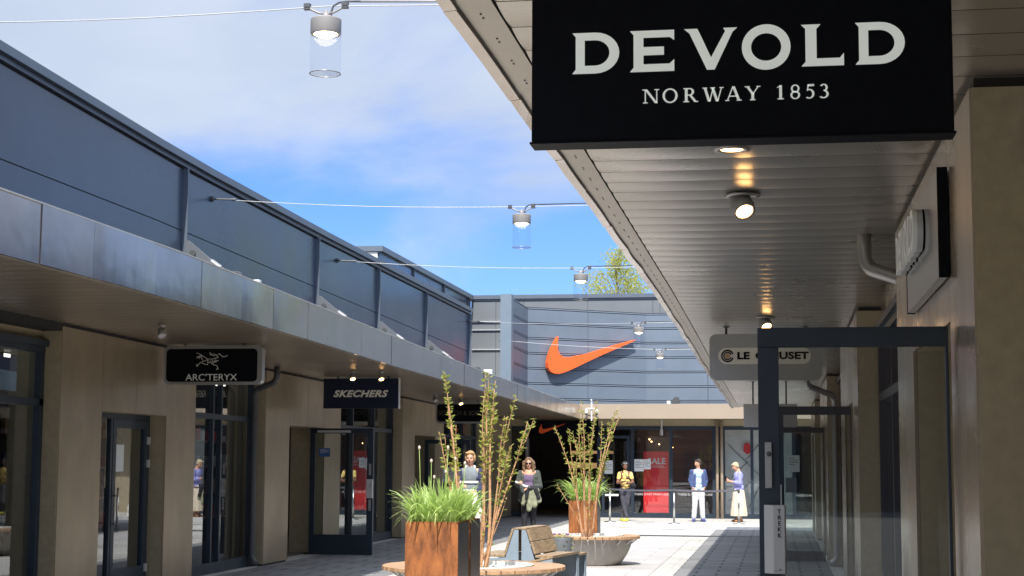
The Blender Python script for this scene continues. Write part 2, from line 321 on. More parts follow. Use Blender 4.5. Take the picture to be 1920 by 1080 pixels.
# ------------------------------------------------------------------ ground
def sheet(name, x0, x1, y0, y1, z, m):
    o = MB().add([(x0, y0, z), (x1, y0, z), (x1, y1, z), (x0, y1, z)], [(0, 1, 2, 3)]).build(name, m, org=Vector((0, 0, 0))); tag(o, kind='structure'); return o
sheet('ground', -600, 600, -300, 1200, 0, M['paver'])
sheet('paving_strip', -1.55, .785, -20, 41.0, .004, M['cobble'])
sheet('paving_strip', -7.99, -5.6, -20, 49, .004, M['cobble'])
sheet('slab_band', -3.1, -1.9, 20, 35.0, .004, M['slab'])
o = sheet('drain_channel', -5.6, .785, 36.9, 37.35, .008, mat('drain_grate', (.035, .035, .04), .6, .3))
for p_ in ((-3.7, 45.6), (-4.0, 42.0), (-2.6, 41.0)):
    sheet('manhole_cover', p_[0]-.3, p_[0]+.3, p_[1]-.25, p_[1]+.25, .008, M['slab'])

# ------------------------------------------------------------------ buildings
def notice(parent, o, u, v, w_, h_, n_lines=5, m='paper', hdr=None, nm='notice'):
    u = Vector(u); v = Vector(v); n = u.cross(v)
    b = MB().prism([(0, 0), (w_, 0), (w_, h_), (0, h_)], Vector(o)+n*.003, u, v, n, .002).build(nm, M[m], parent)
    l = MB()
    for i in range(n_lines):
        yy = h_*(.82-.13*i); ww = w_*(.78 if i % 3 else .5)
        l.prism([(w_*.1, yy), (w_*.1+ww, yy), (w_*.1+ww, yy+h_*.035), (w_*.1, yy+h_*.035)], Vector(o)+n*.0055, u, v, n, .001)
    l.build('printed_lines', M['ink'] if m != 'blue' else M['paper'], b)
    return b

def block(par, s, xf, y0, y1, o0, o1, mface, oh=2.23, depth=.62):
    """clad portal block: s=+1 right building, -1 left; front face at xf; doorway between o0 and o1"""
    xb = xf+s*depth; core = MB(); pan = MB(); ret = MB()
    def bx(mb, xa, xb_, a, b, c, d): mb.box(min(xa, xb_), max(xa, xb_), a, b, c, d)
    g = .012
    for a, b in ((y0, o0), (o1, y1)): core.ybox(min(xf+s*.02, xb), max(xf+s*.02, xb), a+.02, b-.02, lambda y: 0.0, lambda y: ZC(y)-.002)
    core.ybox(min(xf+s*.02, xb-s*.01), max(xf+s*.02, xb-s*.01), o0-.02, o1+.02, lambda y: oh+.02, lambda y: ZC(y)-.002)
    top = lambda y: ZC(y)-.045
    # facing panels with vertical joints
    def face(a, b, zb):
        n = max(1, round((b-a)/1.05)); w_ = (b-a)/n
        for i in range(n):
            ya = a+i*w_+(.004 if i else 0); yb = a+(i+1)*w_-(.004 if i < n-1 else 0)
            pan.ybox(min(xf, xf+s*.02), max(xf, xf+s*.02), ya, yb, zb, top)
    face(y0+g, o0, lambda y: .03); face(o1, y1-g, lambda y: .03); face(o0+.006, o1-.006, lambda y: oh)
    for yy, sg, zt in ((y0, 1, None), (y1, -1, None), (o0, -1, oh), (o1, 1, oh)):
        ya, yb = (yy, yy+.02) if sg > 0 else (yy-.02, yy)
        z1 = zt if zt else ZC(yy)-.045
        xa = xf+s*(g if zt is None else .022); xe = xb
        ret.box(min(xa, xe), max(xa, xe), ya, yb, .03, z1-(.0 if zt is None else .0))
    ret.box(min(xf+s*.022, xb), max(xf+s*.022, xb), o0+.001, o1-.001, oh, oh+.019)
    c = core.build('wall_core', M['joint'], par); p = pan.build('wall_panel', mface, par); r = ret.build('side_panel', M['bronze_ret'], par)

def window(par, s, xg, y0, y1, mull=(), mface=None, zt=2.92, tr=2.29, skew=0):
    """shop window in a recess between two blocks, glass plane at xg"""
    f = MB(); t_ = .07
    def bx(a, b, c, d, xa=0, xw=t_): f.box(min(xg-s*xa, xg-s*xa-s*xw), max(xg-s*xa, xg-s*xa-s*xw), a, b, c, d)
    bx(y0, y1, 0, .16, .0, .075); bx(y0, y1, zt-.07, zt, 0, .075); bx(y0, y1, tr-.04, tr+.04)
    bx(y0, y0+.10, .16, zt-.07); bx(y1-.10, y1, .16, zt-.07); bx(y0, y1, zt, zt+.07, 0, .12)
    for m_ in mull: bx(m_-.03, m_+.03, .16, tr-.04); bx(m_-.03, m_+.03, tr+.04, zt-.07)
    fr = f.build('window_frame', M['frame'], par)
    MB().add([(xg+skew, y0, .16), (xg-skew, y1, .16), (xg-skew, y1, zt), (xg+skew, y0, zt)], [(0, 1, 2, 3)]).build('pane', M['glass'], fr)
    p = MB(); n = max(1, round((y1-y0)/1.3)); w_ = (y1-y0)/n
    for i in range(n): p.ybox(min(xg-s*.03, xg+s*.02), max(xg-s*.03, xg+s*.02), y0+i*w_+.004, y0+(i+1)*w_-.004, lambda y: zt+.07, lambda y: ZC(y)-.002)
    p.build('wall_panel', mface or M['bronze_ret'], par)

def door_leaf(par, x0, x1, y, h, handle_side, kick=.30, brand=None):
    """open door leaf standing across the wall line (in the X-Z plane)"""
    f = MB(); t_ = .055
    f.box(x0, x1, y, y+t_, .012, kick-.12); f.box(x0, x1, y, y+t_, h-.09, h)
    hx = (x0, x0+.095) if handle_side < 0 else (x1-.095, x1); ox = (x1-.014, x1) if handle_side < 0 else (x0, x0+.095)
    f.box(*hx, y, y+t_, kick-.12, h-.09); f.box(*ox, y, y+t_, kick-.12, h-.09)
    d = bevel(f.build('door', M['frame'], par), .003)
    xa, xb = sorted((hx[1], ox[1])) ; xa = min(hx[1], ox[1]); xb = max(hx[0], ox[0]); MB().add([(xa, y+.027, kick-.12), (xb, y+.027, kick-.12), (xb, y+.027, h-.09), (xa, y+.027, h-.09)], [(0, 1, 2, 3)]).build('glass', M['doorglass'], d)
    return d

def closed_door(par, s, xg, o0, o1, h=2.20):
    f = MB()
    def bx(a, b, c, d, xa=0, xw=.06): f.box(min(xg-s*xa, xg-s*xa-s*xw), max(xg-s*xa, xg-s*xa-s*xw), a, b, c, d)
    sd = o0+(o1-o0)*.40
    bx(o0, o1, h-.04, h+.04); bx(o0, o0+.07, 0, h-.04); bx(o1-.07, o1, 0, h-.04); bx(sd-.03, sd+.03, 0, h-.04)
    bx(o0+.07, sd-.03, 0, .10)
    fr = f.build('door_frame', M['frame'], par)
    MB().add([(xg-s*.03, o0, .1), (xg-s*.03, sd, .1), (xg-s*.03, sd, h), (xg-s*.03, o0, h)], [(0, 1, 2, 3)]).build('side_pane', M['glass'], fr)
    g = MB(); a, b = sd+.035, o1-.075
    x0, x1 = sorted((xg-s*.005, xg-s*.065))
    g.box(x0, x1, a, b, .012, .28); g.box(x0, x1, a, b, h-.15, h-.045); g.box(x0, x1, a, a+.10, .28, h-.15); g.box(x0, x1, b-.10, b, .28, h-.15)
    d = g.build('door', M['frame'], par)
    MB().add([(xg-s*.035, a+.1, .28), (xg-s*.035, b-.1, .28), (xg-s*.035, b-.1, h-.15), (xg-s*.035, a+.1, h-.15)], [(0, 1, 2, 3)]).build('glass', M['glass'], d)
    hd = MB(); xh = xg-s*.12
    hd.tube([(xh, a+.06, .75), (xh, a+.06, 1.30)], .016); hd.tube([(xh, a+.06, .85), (xg-s*.06, a+.06, .85)], .01); hd.tube([(xh, a+.06, 1.2), (xg-s*.06, a+.06, 1.2)], .01)
    hd.build('handle', M['chrome'], d, True)
    for z in (.2, 1.55, 1.85): MB().box(min(xg-s*.065, xg-s*.09), max(xg-s*.065, xg-s*.09), b-.03, b+.04, z, z+.10).build('hinge', M['lgrey'], d)
    return d

def slats(x0, x1, y0, y1, pitch=.335, zf=ZC, sag=.007):
    mb = MB(); y = y0; n = 6
    while y < y1-1e-3:
        ye = min(y+pitch, y1); ring = []
        for i in range(n+1):
            t = i/n; yy = y+.004+(ye-y-.008)*t
            ring.append((yy, zf(yy)-sag*(1-(2*t-1)**2)))
        vs = [(x, a, b) for x in (x0, x1) for a, b in ring]
        mb.add(vs, [(i, i+1, n+2+i, n+1+i) for i in range(n)]); y = ye
    return mb

def canopy(par, xw, xe, y0, y1, mso, zfac=ZF, s=1, seed=1):
    """soffit from wall side xw to outer edge xe (front trim and edge plates at xe)"""
    rnd = random.Random(seed); inner = xe+(.17 if xw > xe else -.17); o = 1 if xw > xe else -1
    can = MB().ybox(min(xw, xe+o*.03), max(xw, xe+o*.03), y0, y1, lambda y: ZC(y)+.02, lambda y: zfac(y)-.02).build('canopy', M['joint'], par)
    a, b = sorted((xw, inner)); so_ = slats(a, b, y0, y1).build('soffit', mso, can, True)
    a, b = sorted((inner-o*.006, xe+o*.03)); MB().ybox(a, b, y0, y1, lambda y: ZC(y)-.012, lambda y: ZC(y)+.019).build('edge_trim', M['trim'], can)
    bo = MB(); y = y0+.1
    while y < y1:
        for dy in (0, .05): bo.lathe([(.0042, -.003), (.0042, 0)], (xe+o*.10, y+dy, ZC(y)-.0125), 8)
        y += .335
    tag(bo.build('bolt', M['lgrey'] if False else M['dgrey'], can), kind='stuff')
    # outer plates
    pl = MB(); y = y0
    while y < y1-.01:
        ln = min(rnd.choice((1.0, 1.15, 1.25, .55, 1.4)), y1-y); k = 6; off = rnd.uniform(0, .010)
        for i in range(1):
            ys = [y+.003+(ln-.006)*j/k for j in range(k+1)]; cv = rnd.uniform(-.006, .010)
            vs = []
            for j, yy in enumerate(ys):
                bow = cv*(1-(2*j/k-1)**2); xo = xe-o*(off+bow)
                vs += [(xo, yy, ZC(yy)-.035+rnd.uniform(-.001, .001)), (xo-o*.002, yy, zfac(yy)), (xo+o*.05, yy, zfac(yy)), (xo+o*.045, yy, ZC(yy)-.03)]
            fs = []
            for j in range(k):
                for q in range(4): q2 = (q+1) % 4; fs.append((4*j+q, 4*j+q2, 4*j+4+q2, 4*j+4+q))
            fs += [(0, 1, 2, 3), (4*k, 4*k+1, 4*k+2, 4*k+3)]
            pl.add(vs, fs)
        y += ln
    pl.build('fascia_plate', M['steel'], can)
    MB().ybox(min(xe-o*.016, xe+o*.06), max(xe-o*.016, xe+o*.06), y0, y1, lambda y: zfac(y)+.001, lambda y: zfac(y)+.012).build('edge_flashing', M['lgrey'], can)
    return can

def downpipe(par, x0, xw, y, yw, m, foot=True):
    """leaves the soffit at x0, elbows towards the wall corner xw and runs down"""
    zc = ZC(y); pts = [(x0, y, zc+.02), (x0, y, zc-.12)]
    for i in range(1, 6): t = i/6*math.pi/2; pts.append((x0+(xw-x0)*.25*(1-math.cos(t)), y+(yw-y)*.2*(1-math.cos(t)), zc-.12-.14*math.sin(t)))
    pts.append((x0+(xw-x0)*.75, y+(yw-y)*.7, zc-.34))
    for i in range(1, 6): t = i/6*math.pi/2; pts.append((x0+(xw-x0)*(.75+.25*math.sin(t)), y+(yw-y)*(.7+.3*math.sin(t)), zc-.34-.14*(1-math.cos(t))))
    pts += [(xw, yw, zc-.6), (xw, yw, .22)]
    if foot: pts += [(xw, yw, .15), (xw+(x0-xw)*.08, yw-.02, .09), (xw+(x0-xw)*.25, yw-.05, .05)]
    return MB().tube(pts, .048, 14).build('downpipe', m, par, True)

def interior(par, s, xg, y0, y1, seed):
    rnd = random.Random(seed); xb = xg+s*3.2; r = MB()
    r.box(min(xb, xb+s*.1), max(xb, xb+s*.1), y0, y1, 0, 3.0)
    r.box(min(xg+s*.4, xb), max(xg+s*.4, xb), y0, y1, 3.0, 3.08)
    for y in (y0, y1-.08): r.box(min(xg+s*.42, xb), max(xg+s*.42, xb), y, y+.08, 0, 3.0)
    it = r.build('shop_interior', M['int'], par)
    MB().box(min(xg+s*.05, xb), max(xg+s*.05, xb), y0, y1, .006, .03).build('shop_floor', M['intfloor'], it)
    sh = MB(); st = {k: MB() for k in ('red', 'bluejack', 'paper', 'wood')}
    y = y0+.6
    while y < y1-1.2:
        for z in (.5, 1.0, 1.5, 2.0):
            sh.box(min(xb-s*.35, xb), max(xb-s*.35, xb), y, y+1.1, z, z+.03)
            for i in range(4):
                if rnd.random() < .75:
                    q = y+.05+i*.26; st[rnd.choice(list(st))].box(min(xb-s*.3, xb-s*.06), max(xb-s*.3, xb-s*.06), q, q+.2, z+.031, z+.03+rnd.uniform(.1, .3))
        y += 1.5
    sh.build('shelf', M['wood'], it)
    for k, b in st.items():
        for i in range(0, len(b.v), 8):
            g = MB(); g.v = b.v[i:i+8]; g.f = [(0, 3, 2, 1), (4, 5, 6, 7), (0, 1, 5, 4), (1, 2, 6, 5), (2, 3, 7, 6), (3, 0, 4, 7)]; g.build('folded_goods', M[k], it)
    l = MB(); y = y0+1.2
    while y < y1-1: l.box(min(xg+s*1.2, xg+s*1.3), max(xg+s*1.2, xg+s*1.3), y, y+.9, 2.93, 2.96); y += 2.6
    l.build('strip_light', M['strip'], it)

# ---- left row of shops
LB = thing('shop_building', 'long dark blue grey shop building on the left with metal canopy and bronze clad doorways', 'building', (-8, 20, 0))
XL = -8.0
LBK = [(8.2, 12.6, 9.4, 11.5), (17.34, 21.7, 18.5, 20.6), (24.84, 29.35, 26.13, 28.25), (34.35, 38.8, 35.6, 37.75), (44.2, 48.98, 45.6, 47.6)]
for b in LBK: block(LB, -1, XL, *b, M['bronze'])
for a, b, mu in ((0, 8.2, (2, 4, 6)), (12.6, 17.34, (14.2, 15.8)), (21.7, 24.84, (23.0, 23.35)), (29.35, 34.35, (31.0, 32.7)), (38.8, 44.2, (40.5, 42.3))):
    window(LB, -1, -8.27, a, b, mu, skew=.048 if a == 21.7 else 0)
closed_door(LB, -1, -8.28, 18.52, 20.58)
d_ = [o for o in kids(LB) if o.name.startswith('door') and not o.name.startswith('door_frame')][0]
notice(d_, (-8.235, 19.78, 1.50), -Y_ if False else Y_*-1, Z_, .25, .34)   # paper on the glass
notice(d_, (-8.235, 19.56, .92), -Y_, Z_, .12, .42, 0, 'lgrey', nm='push_plate')
closed_door(LB, -1, -8.28, 9.42, 11.48)
dl = door_leaf(LB, -8.19, -7.04, 28.0, 2.22, +1, .48)
notice(dl, (-8.02, 27.996, 1.72), X_, Z_, .20, .15, 4, 'blue', nm='sticker')
MB().box(-7.135, -7.03, 27.93, 27.995, 1.0, 1.33).build('handle', M['lgrey'], dl)
text('handle_lettering', 'TREKK', .022, M['ink'], dl, (-7.075, 27.927, 1.28), -Z_, X_, .01, .001, align='LEFT')
for z in (.78, 1.40): MB().box(-7.11, -7.07, 27.975, 27.998, z, z+.2).build('lock_plate', M['silver'], dl)
MB().box(-8.05, -7.45, 27.96, 27.998, 2.145, 2.185).build('door_closer', M['lgrey'], dl)
dl2 = door_leaf(LB, -8.19, -7.1, 37.5, 2.15, +1, .48)
notice(dl2, (-7.75, 37.49, 1.15), X_, Z_, .28, .36)
# canopy + edge
canopy(LB, -8.62, -5.75, -4, 49.0, M['soffit_l'], seed=4)
downpipe(LB, -7.75, -8.13, 24.6, 24.68, M['dgrey'])
interior(LB, -1, -8.3, -1, 17.2, 1); interior(LB, -1, -8.3, 17.3, 34, 2); interior(LB, -1, -8.3, 34.1, 48.9, 3)
# upper wall
posts = [-2.0, 6.0, 13.2, 21.0, 27.5, 31.95, 36.5, 41.85]
uw = MB(); 
for a, b in zip(posts, posts[1:]):
    zs = lambda y: 4.78 if y < 20 else 4.78-.012*(y-20)
    uw.ybox(-8.35, -8.0, a+.02, b-.02, zs, lambda y: ZP(y)-.19)
    uw.ybox(-8.35, -8.0, a+.02, b-.02, lambda y: 3.2, lambda y: zs(y)-.014)
uw.build('upper_wall', M['upper'], LB)
MB().ybox(-8.6, -8.012, -2, 41.9, lambda y: 3.1, lambda y: ZP(y)-.1).box(-14, -8.6, -2, 49.0, 0, .005).build('wall_core', M['joint'], LB)
MB().ybox(-8.5, -7.90, -2.2, 42.0, lambda y: ZP(y)-.10, lambda y: ZP(y)).build('parapet_cap', M['trimgrey'], LB)
MB().ybox(-8.2, -7.96, -2.2, 42.0, lambda y: ZP(y)-.16, lambda y: ZP(y)-.103).build('parapet_shadow_rail', M['trimgrey'], LB)
for i, y in enumerate(posts[3:]):
    p = MB().box(-8.0, -7.93, y-.02, y+.02, 3.5, ZP(y)-.165).build('wall_post', M['trimgrey'], LB)
    g = MB().prism([(-8.0, 0), (-7.0, -.62), (-7.0, -.50-.30), (-8.0, -.80)], (0, y-.06, 0), X_, Z_, Y_, .001)
for i, y in enumerate(posts[3:-1]):
    z0 = ZF(y)
    pg = [(0, .30), (0, 1.05), (.03, 1.05), (.36, .78), (.36, .60), (.18, .30)]
    b_ = MB().prism(pg, (-7.93, y-.035, z0), X_, Z_, Y_, .02).build('brace_bracket', M['bracket'], LB)
    MB().prism(pg, (-7.93, y+.015, z0), X_, Z_, Y_, .02).build('bracket_plate', M['bracket'], b_)
    MB().tube([(-7.83, y-.055, z0+.87), (-7.83, y+.055, z0+.87)], .045, 14).build('pivot_bolt', M['dgrey'], b_)
    MB().tube([(-7.63, y, z0+.80), (-6.3, y+.05, z0-.12)], .022, 10).tube([(-7.58, y, z0+.765), (-7.44, y, z0+.668)], .036, 10).build('tie_rod', M['rodgrey'], b_)
# higher set-back roof behind
SB = thing('shop_building', 'dark flat roofed upper storey set back behind the far end of the left parapet', 'building', (-9.5, 44, 5))
MB().box(-14, -10.8, 43.4, 56.9, 5.2, 7.40).build('wall', M['upper'], SB)
MB().box(-14.1, -10.7, 43.3, 56.9, 7.40, 7.55).build('roof', M['trimgrey'], SB)
MB().box(-11.35, -10.86, 43.36, 43.398, 6.8, 7.38).build('window', M['white'], SB)
for y in (47.5, 52.0, 56.3): MB().box(-10.8, -10.74, y, y+.06, 5.6, 7.395).build('wall_post', M['trimgrey'], SB)

# ---- right row of shops
RB = thing('shop_building', 'bronze panelled shop building on the right with ribbed metal canopy overhead', 'building', (.8, 20, 0))
XR = .785
RBK = [(6.72, 11.02, 7.66, 9.76), (16.5, 21.0, 17.7, 19.85), (26.9, 31.4, 28.1, 30.2), (36.0, 40.3, 37.2, 39.2)]
for b in RBK: block(RB, 1, XR, *b, M['bronze_r'], oh=2.30)
for a, b, mu in ((-3, 6.0, ()), (11.02, 16.5, (12.8, 14.6)), (21.0, 26.9, (23, 25)), (31.4, 36.0, (33,))):
    if a > 0: window(RB, 1, XR+.27, a, b, mu, M['bronze_r'])
MB().box(XR+.6, XR+.7, -4, 6.9, 0, 3.3).build('wall_panel', M['bronze_ret'], RB)
canopy(RB, 1.4, -1.11, -2.0, 40.2, M['soffit'], seed=9)
MB().box(1.405, 2.2, -4, 6.71, 3.0, 3.24).build('canopy_end_panel', M['soffit'], RB)
downpipe(RB, .60, .93, 11.35, 11.12, M['silver']); downpipe(RB, .45, .90, 26.3, 26.78, M['silver'])
interior(RB, 1, XR+.3, 6.8, 17, 5); interior(RB, 1, XR+.3, 17.1, 31.5, 6); interior(RB, 1, XR+.3, 31.6, 40.2, 7)
MB().box(2.4, 5, -4, 40.3, 3.3, 5.4).build('upper_wall', M['upper'], RB)
MB().box(2.32, 5.1, -4.1, 40.4, 5.4, 5.5).build('parapet_cap', M['trimgrey'], RB)
MB().box(1.0, 2.39, -4, 40.25, 3.26, 3.62).build('canopy_roof', M['trimgrey'], RB)
MB().box(1.45, 5, 40.2, 40.3, 0, 3.3).build('end_wall', M['upper'], RB)
# near open door
nd = door_leaf(RB, -.09, .765, 7.57, 2.27, -1)
tk = MB(); tk.hexa([(-.068, 7.50, 1.155), (-.030, 7.485, 1.155), (.028, 7.50, 1.155), (.028, 7.568, 1.155), (-.068, 7.50, 1.46), (-.030, 7.485, 1.46), (.028, 7.50, 1.46), (.028, 7.568, 1.46)])
tk = MB().prism([(-.068, 7.52), (-.028, 7.487), (.024, 7.487), (.030, 7.50), (.030, 7.568), (-.068, 7.568)], (0, 0, 1.155), X_, Y_, Z_, .305)
h_ = bevel(tk.build('handle', M['lgrey'], nd), .002)
for i, ch in enumerate('TREKK'):
    text('handle_lettering', ch, .0185, M['black'], h_, (.000, 7.4865, 1.423-.0265*i), X_, Z_, .022, .001)
MB().prism([(-.018, .0), (-.002, .003), (.004, .010), (.0, .014), (-.006, .009), (-.008, .003)], (.004, 7.4868, 1.165), X_, Z_, -Y_, .0006).box(-.022, -.008, 7.4862, 7.4868, 1.1695, 1.171).box(.008, .019, 7.4862, 7.4868, 1.171, 1.1725).build('handle_emblem', M['ink'], h_)
lp = bevel(MB().box(-.062, -.030, 7.545, 7.568, 1.535, 1.745).build('lock_plate', M['silver'], nd), .003)
MB().lathe([(.011, 0), (.011, .02), (.007, .026)], (0, 0, 0), 16, mtx=Matrix.Translation((-.044, 7.547, 1.69)) @ Matrix.Rotation(math.pi/2, 4, 'X')).build('keyhole', M['dgrey'], lp)
MB().box(-12, -8.01, -25, -2.3, 0, 5.9).build('rear_wing', M['bronze_ret'], LB)
EB = thing('shop_building', 'brown shop front closing the mall behind the viewer, seen only in reflections', 'building', (-3, -42, 0))
MB().box(-14, 6, -43, -42, 0, 7.5).build('wall', M['brickred'], EB); MB().box(-8, 1, -41.99, -41.9, .3, 2.6).build('window', M['frame'], EB)
# second open door
nd2 = door_leaf(RB, -.04, .765, 17.62, 2.25, -1)
MB().box(-.02, .03, 17.55, 17.618, 1.05, 1.42).build('handle', M['lgrey'], nd2)
notice(nd2, (.07, 17.60, 1.34), X_, Z_, .115, .155, 4, 'ink', nm='sticker')
nd3 = door_leaf(RB, -.02, .765, 28.1, 2.25, -1)
notice(nd3, (.15, 28.09, 1.5), X_, Z_, .2, .28, 4)

# ---- shop at the end of the mall
NB = thing('shop_building', 'two storey shop at the mall end, blue grey boards above a beige canopy', 'building', (-3, 49, 0))
YN = 49.0
can = MB().box(-5.70, 5.0, 47.66, 55.3, 2.96, 3.30).build('canopy', M['joint'], NB)
MB().box(-5.762, 5, 47.60, 47.655, 2.915, 3.345).build('fascia', M['beige'], can)
MB().box(-5.70, 5, 47.66, YN-.001, 2.925, 2.957).build('soffit', M['soffit_l'], can)
# ground floor
f = MB(); 
mull = [-8.6, -7.5, -5.35, -4.33, -3.17, -1.90, -1.62, -.78, .45, 1.7, 3.2]
for x in mull: f.box(x-.045, x+.045, YN-.02, YN+.08, .14, 2.62)
f.box(-8.6, -7.5, YN-.02, YN+.08, 0, .14); f.box(-5.35, 3.2, YN-.03, YN+.09, 0, .14); f.box(-8.6, 3.2, YN-.03, YN+.09, 2.62, 2.72)
f.box(-5.25, -4.40, YN-.01, YN+.06, 2.36, 2.44); f.box(-4.50, -4.42, YN-.01, YN+.06, .14, 2.36); f.box(-5.25, -5.17, YN-.01, YN+.06, .14, 2.36)
fr = f.build('window_frame', M['frame'], NB)
MB().add([(-5.35, YN+.02, .14), (3.2, YN+.02, .14), (3.2, YN+.02, 2.62), (-5.35, YN+.02, 2.62)], [(0, 1, 2, 3)]).build('pane', M['paneglass'], fr)
MB().add([(-8.6, YN+.02, .14), (-7.5, YN+.02, .14), (-7.5, YN+.02, 2.62), (-8.6, YN+.02, 2.62)], [(0, 1, 2, 3)]).build('pane', M['paneglass'], fr)
MB().box(-8.7, 5, YN-.005, YN+.1, 2.725, 2.95).box(3.25, 5, YN, YN+.1, 0, 2.72).build('wall', M['bronze_ret'], NB)
MB().box(-7.47, -5.35, YN-.12, YN+.0, 2.39, 2.90).build('entrance_header', M['black'], NB)
MB().box(-7.56, -7.47, YN-.12, YN-.025, 0, 2.9).box(-7.53, -7.50, YN-.15, YN-.122, .3, 2.2).build('entrance_post', M['silver'], NB)
r = MB(); r.box(-8.7, 5, 56, 56.1, 0, 2.9).box(-8.8, -8.7, 49.1, 56, 0, 2.9).box(-8.7, 5, 49.1, 56, 2.8, 2.9).box(5, 5.1, 49.1, 56, 0, 2.9)
it = r.build('shop_interior', M['int'], NB)
MB().box(-8.7, 5, 49.1, 56, .006, .03).build('shop_floor', M['intfloor'], it)
b = MB()
for i in range(13): b.box(-4.3, -1.95, 50.3, 50.33, .08+i*.20, .08+i*.20+.185)
b.build('reflection_boards', M['brown'], it)  # boards added behind the glass in place of a mirrored brown wall
MB().box(-1.6, .4, 50.0, 50.04, .05, 2.7).build('display_board', mat('pale_board', (.78, .78, .75), .6, var=.15, vscale=2), it)
dl_ = MB()
for a, c_ in (((-1.5, 2.2), (-1.0, 1.7)), ((-1.0, 1.7), (-.5, 2.3)), ((-1.4, 1.2), (-.9, 1.7)), ((-1.0, 1.7), (-.6, 1.3)), ((-1.5, .5), (-.8, 1.1)), ((-.9, .3), (-.3, 1.5))):
    dl_.tube([(a[0], 49.97, a[1]), (c_[0], 49.97, c_[1])], .010, 6)
dl_.build('display_wire', M['dgrey'], it)
MB().prism([(0, 0), (.12, -.10), (.26, -.02), (.24, .16), (.12, .26), (.02, .20)], (-1.05, 49.9, 2.0), X_, Z_, Y_, .1).build('display_shape', M['red'], it)
M['litshelf'] = mat('lit_shelf', (.5, .35, .2), .5, emit=(1, .55, .25), es=.22)
MB().box(-6.9, -5.5, 54.5, 55, 1.93, 2.02).build('lit_shelf', M['litshelf'], it); MB().box(-6.7, -5.5, 53.0, 53.6, 1.45, 1.62).build('lit_shelf', M['litshelf'], it)
MB().box(-6.9, -5.5, 55.0, 55.4, .5, .95).build('display_table', M['wood'], it); MB().box(-6.8, -5.4, 52.5, 53.2, .4, .9).build('display_table', M['wood'], it)
for i in range(9): pass
sm = MB()
for i in range(8): x = -7.0+i*.2+random.uniform(-.04, .04); sm.box(x, x+.10, 54.45, 54.5, 1.25, 1.25+random.uniform(.05, .12))
sm.build('shoe_display', M['lgrey'], it)
for x, z in ((-3.9, 2.35), (-3.84, 2.28), (-3.6, 2.2), (-3.2, 2.1)): MB().ell((x, 50.1, z), (.02, .02, .02), 8, 6).build('bulb', M['lenswarm'], it)
po = MB().box(-4.02, -3.27, 49.28, 49.30, .15, 1.97).build('poster', M['red'], NB)
text('poster_lettering', 'SALE', .175, M['paper'], po, (-3.62, 49.278, 1.60), X_, Z_, .022, .002)
MB().box(-3.78, -3.42, 49.276, 49.279, 1.53, 1.545).box(-3.85, -3.36, 49.276, 49.279, 1.495, 1.505).build('poster_small_print', M['paper'], po)
for x in (-3.75, -2.45, 1.0): text('window_lettering', 'THERE IS NO FINISH LINE.', .064, M['lgrey'], fr, (x, YN+.012, .67), X_, Z_, .004, .002, xs=.98)
text('window_lettering', 'NOW OPEN HERE', .10, M['paper'], fr, (-4.95, YN+.012, .62), X_, Z_, .02, .002, xs=.8) if False else MB().box(-5.15, -4.75, YN+.008, YN+.012, .64, .70).build('window_stripe', M['paper'], fr)
notice(fr, (-5.20, YN+.005, 1.30), X_, Z_, .28, .40); notice(fr, (-4.27, YN+.005, 1.38), X_, Z_, .28, .36); notice(fr, (-3.98, YN+.003, 1.44), X_, Z_, .20, .30)
for x in (-1.80, -1.665): MB().tube([(x, YN-.12, 0.0), (x, YN-.12, 2.92)], .045, 12).build('downpipe', M['beige'], NB, True)
MB().tube([(-3.42, YN-.5, 2.92), (-3.42, YN-.5, 2.62)], .03, 10).tube([(-3.42, YN-.5, 2.62), (-3.42, YN-.52, 2.45)], .05, 10).build('ceiling_heater', M['lgrey'], NB)
# upper floor: wall, alcove, cladding
M['greywall'] = mat('grey_upper_wall', (.17, .185, .20), .5, .2, var=.06, vscale=1)
sh = MB()
for z in (4.6, 5.6, 6.3, 6.6): MB().box(-10.75, -8.9, 56.93, 56.996, z, z+.03).build('wall_rail', M['lgrey'], NB)
M['colstrip'] = mat('column_strip', (.165, .21, .26), .45, .1, var=.05)
MB().box(-8.36, -8.02, 48.95, 49.4, 3.0, 6.76).build('corner_column', M['colstrip'], NB)
gw = MB(); jx = -10.8
for x in (-9.9, -8.9, -6.6, -4.3, -4.05, -1.8, .5, 3, 6): gw.box(jx+.006, x-.006, 57.0, 57.2, 3.0, 7.36); jx = x
gw.build('upper_wall', M['greywall'], NB)
MB().box(-10.8, 6, 57.05, 57.3, 2.9, 7.3).build('wall_core', M['joint'], NB)
MB().box(-10.9, 6.1, 56.92, 57.5, 7.42, 7.56).box(-10.9, 6.1, 56.96, 57.3, 7.365, 7.40).build('parapet_cap', M['trimgrey'], NB)
path = [(-8.10, 49.4), (-8.10, 52.5), (-4.40, 55.2), (6, 55.2)]
bd = MB(); rl = MB(); bk = MB(); sc = MB()
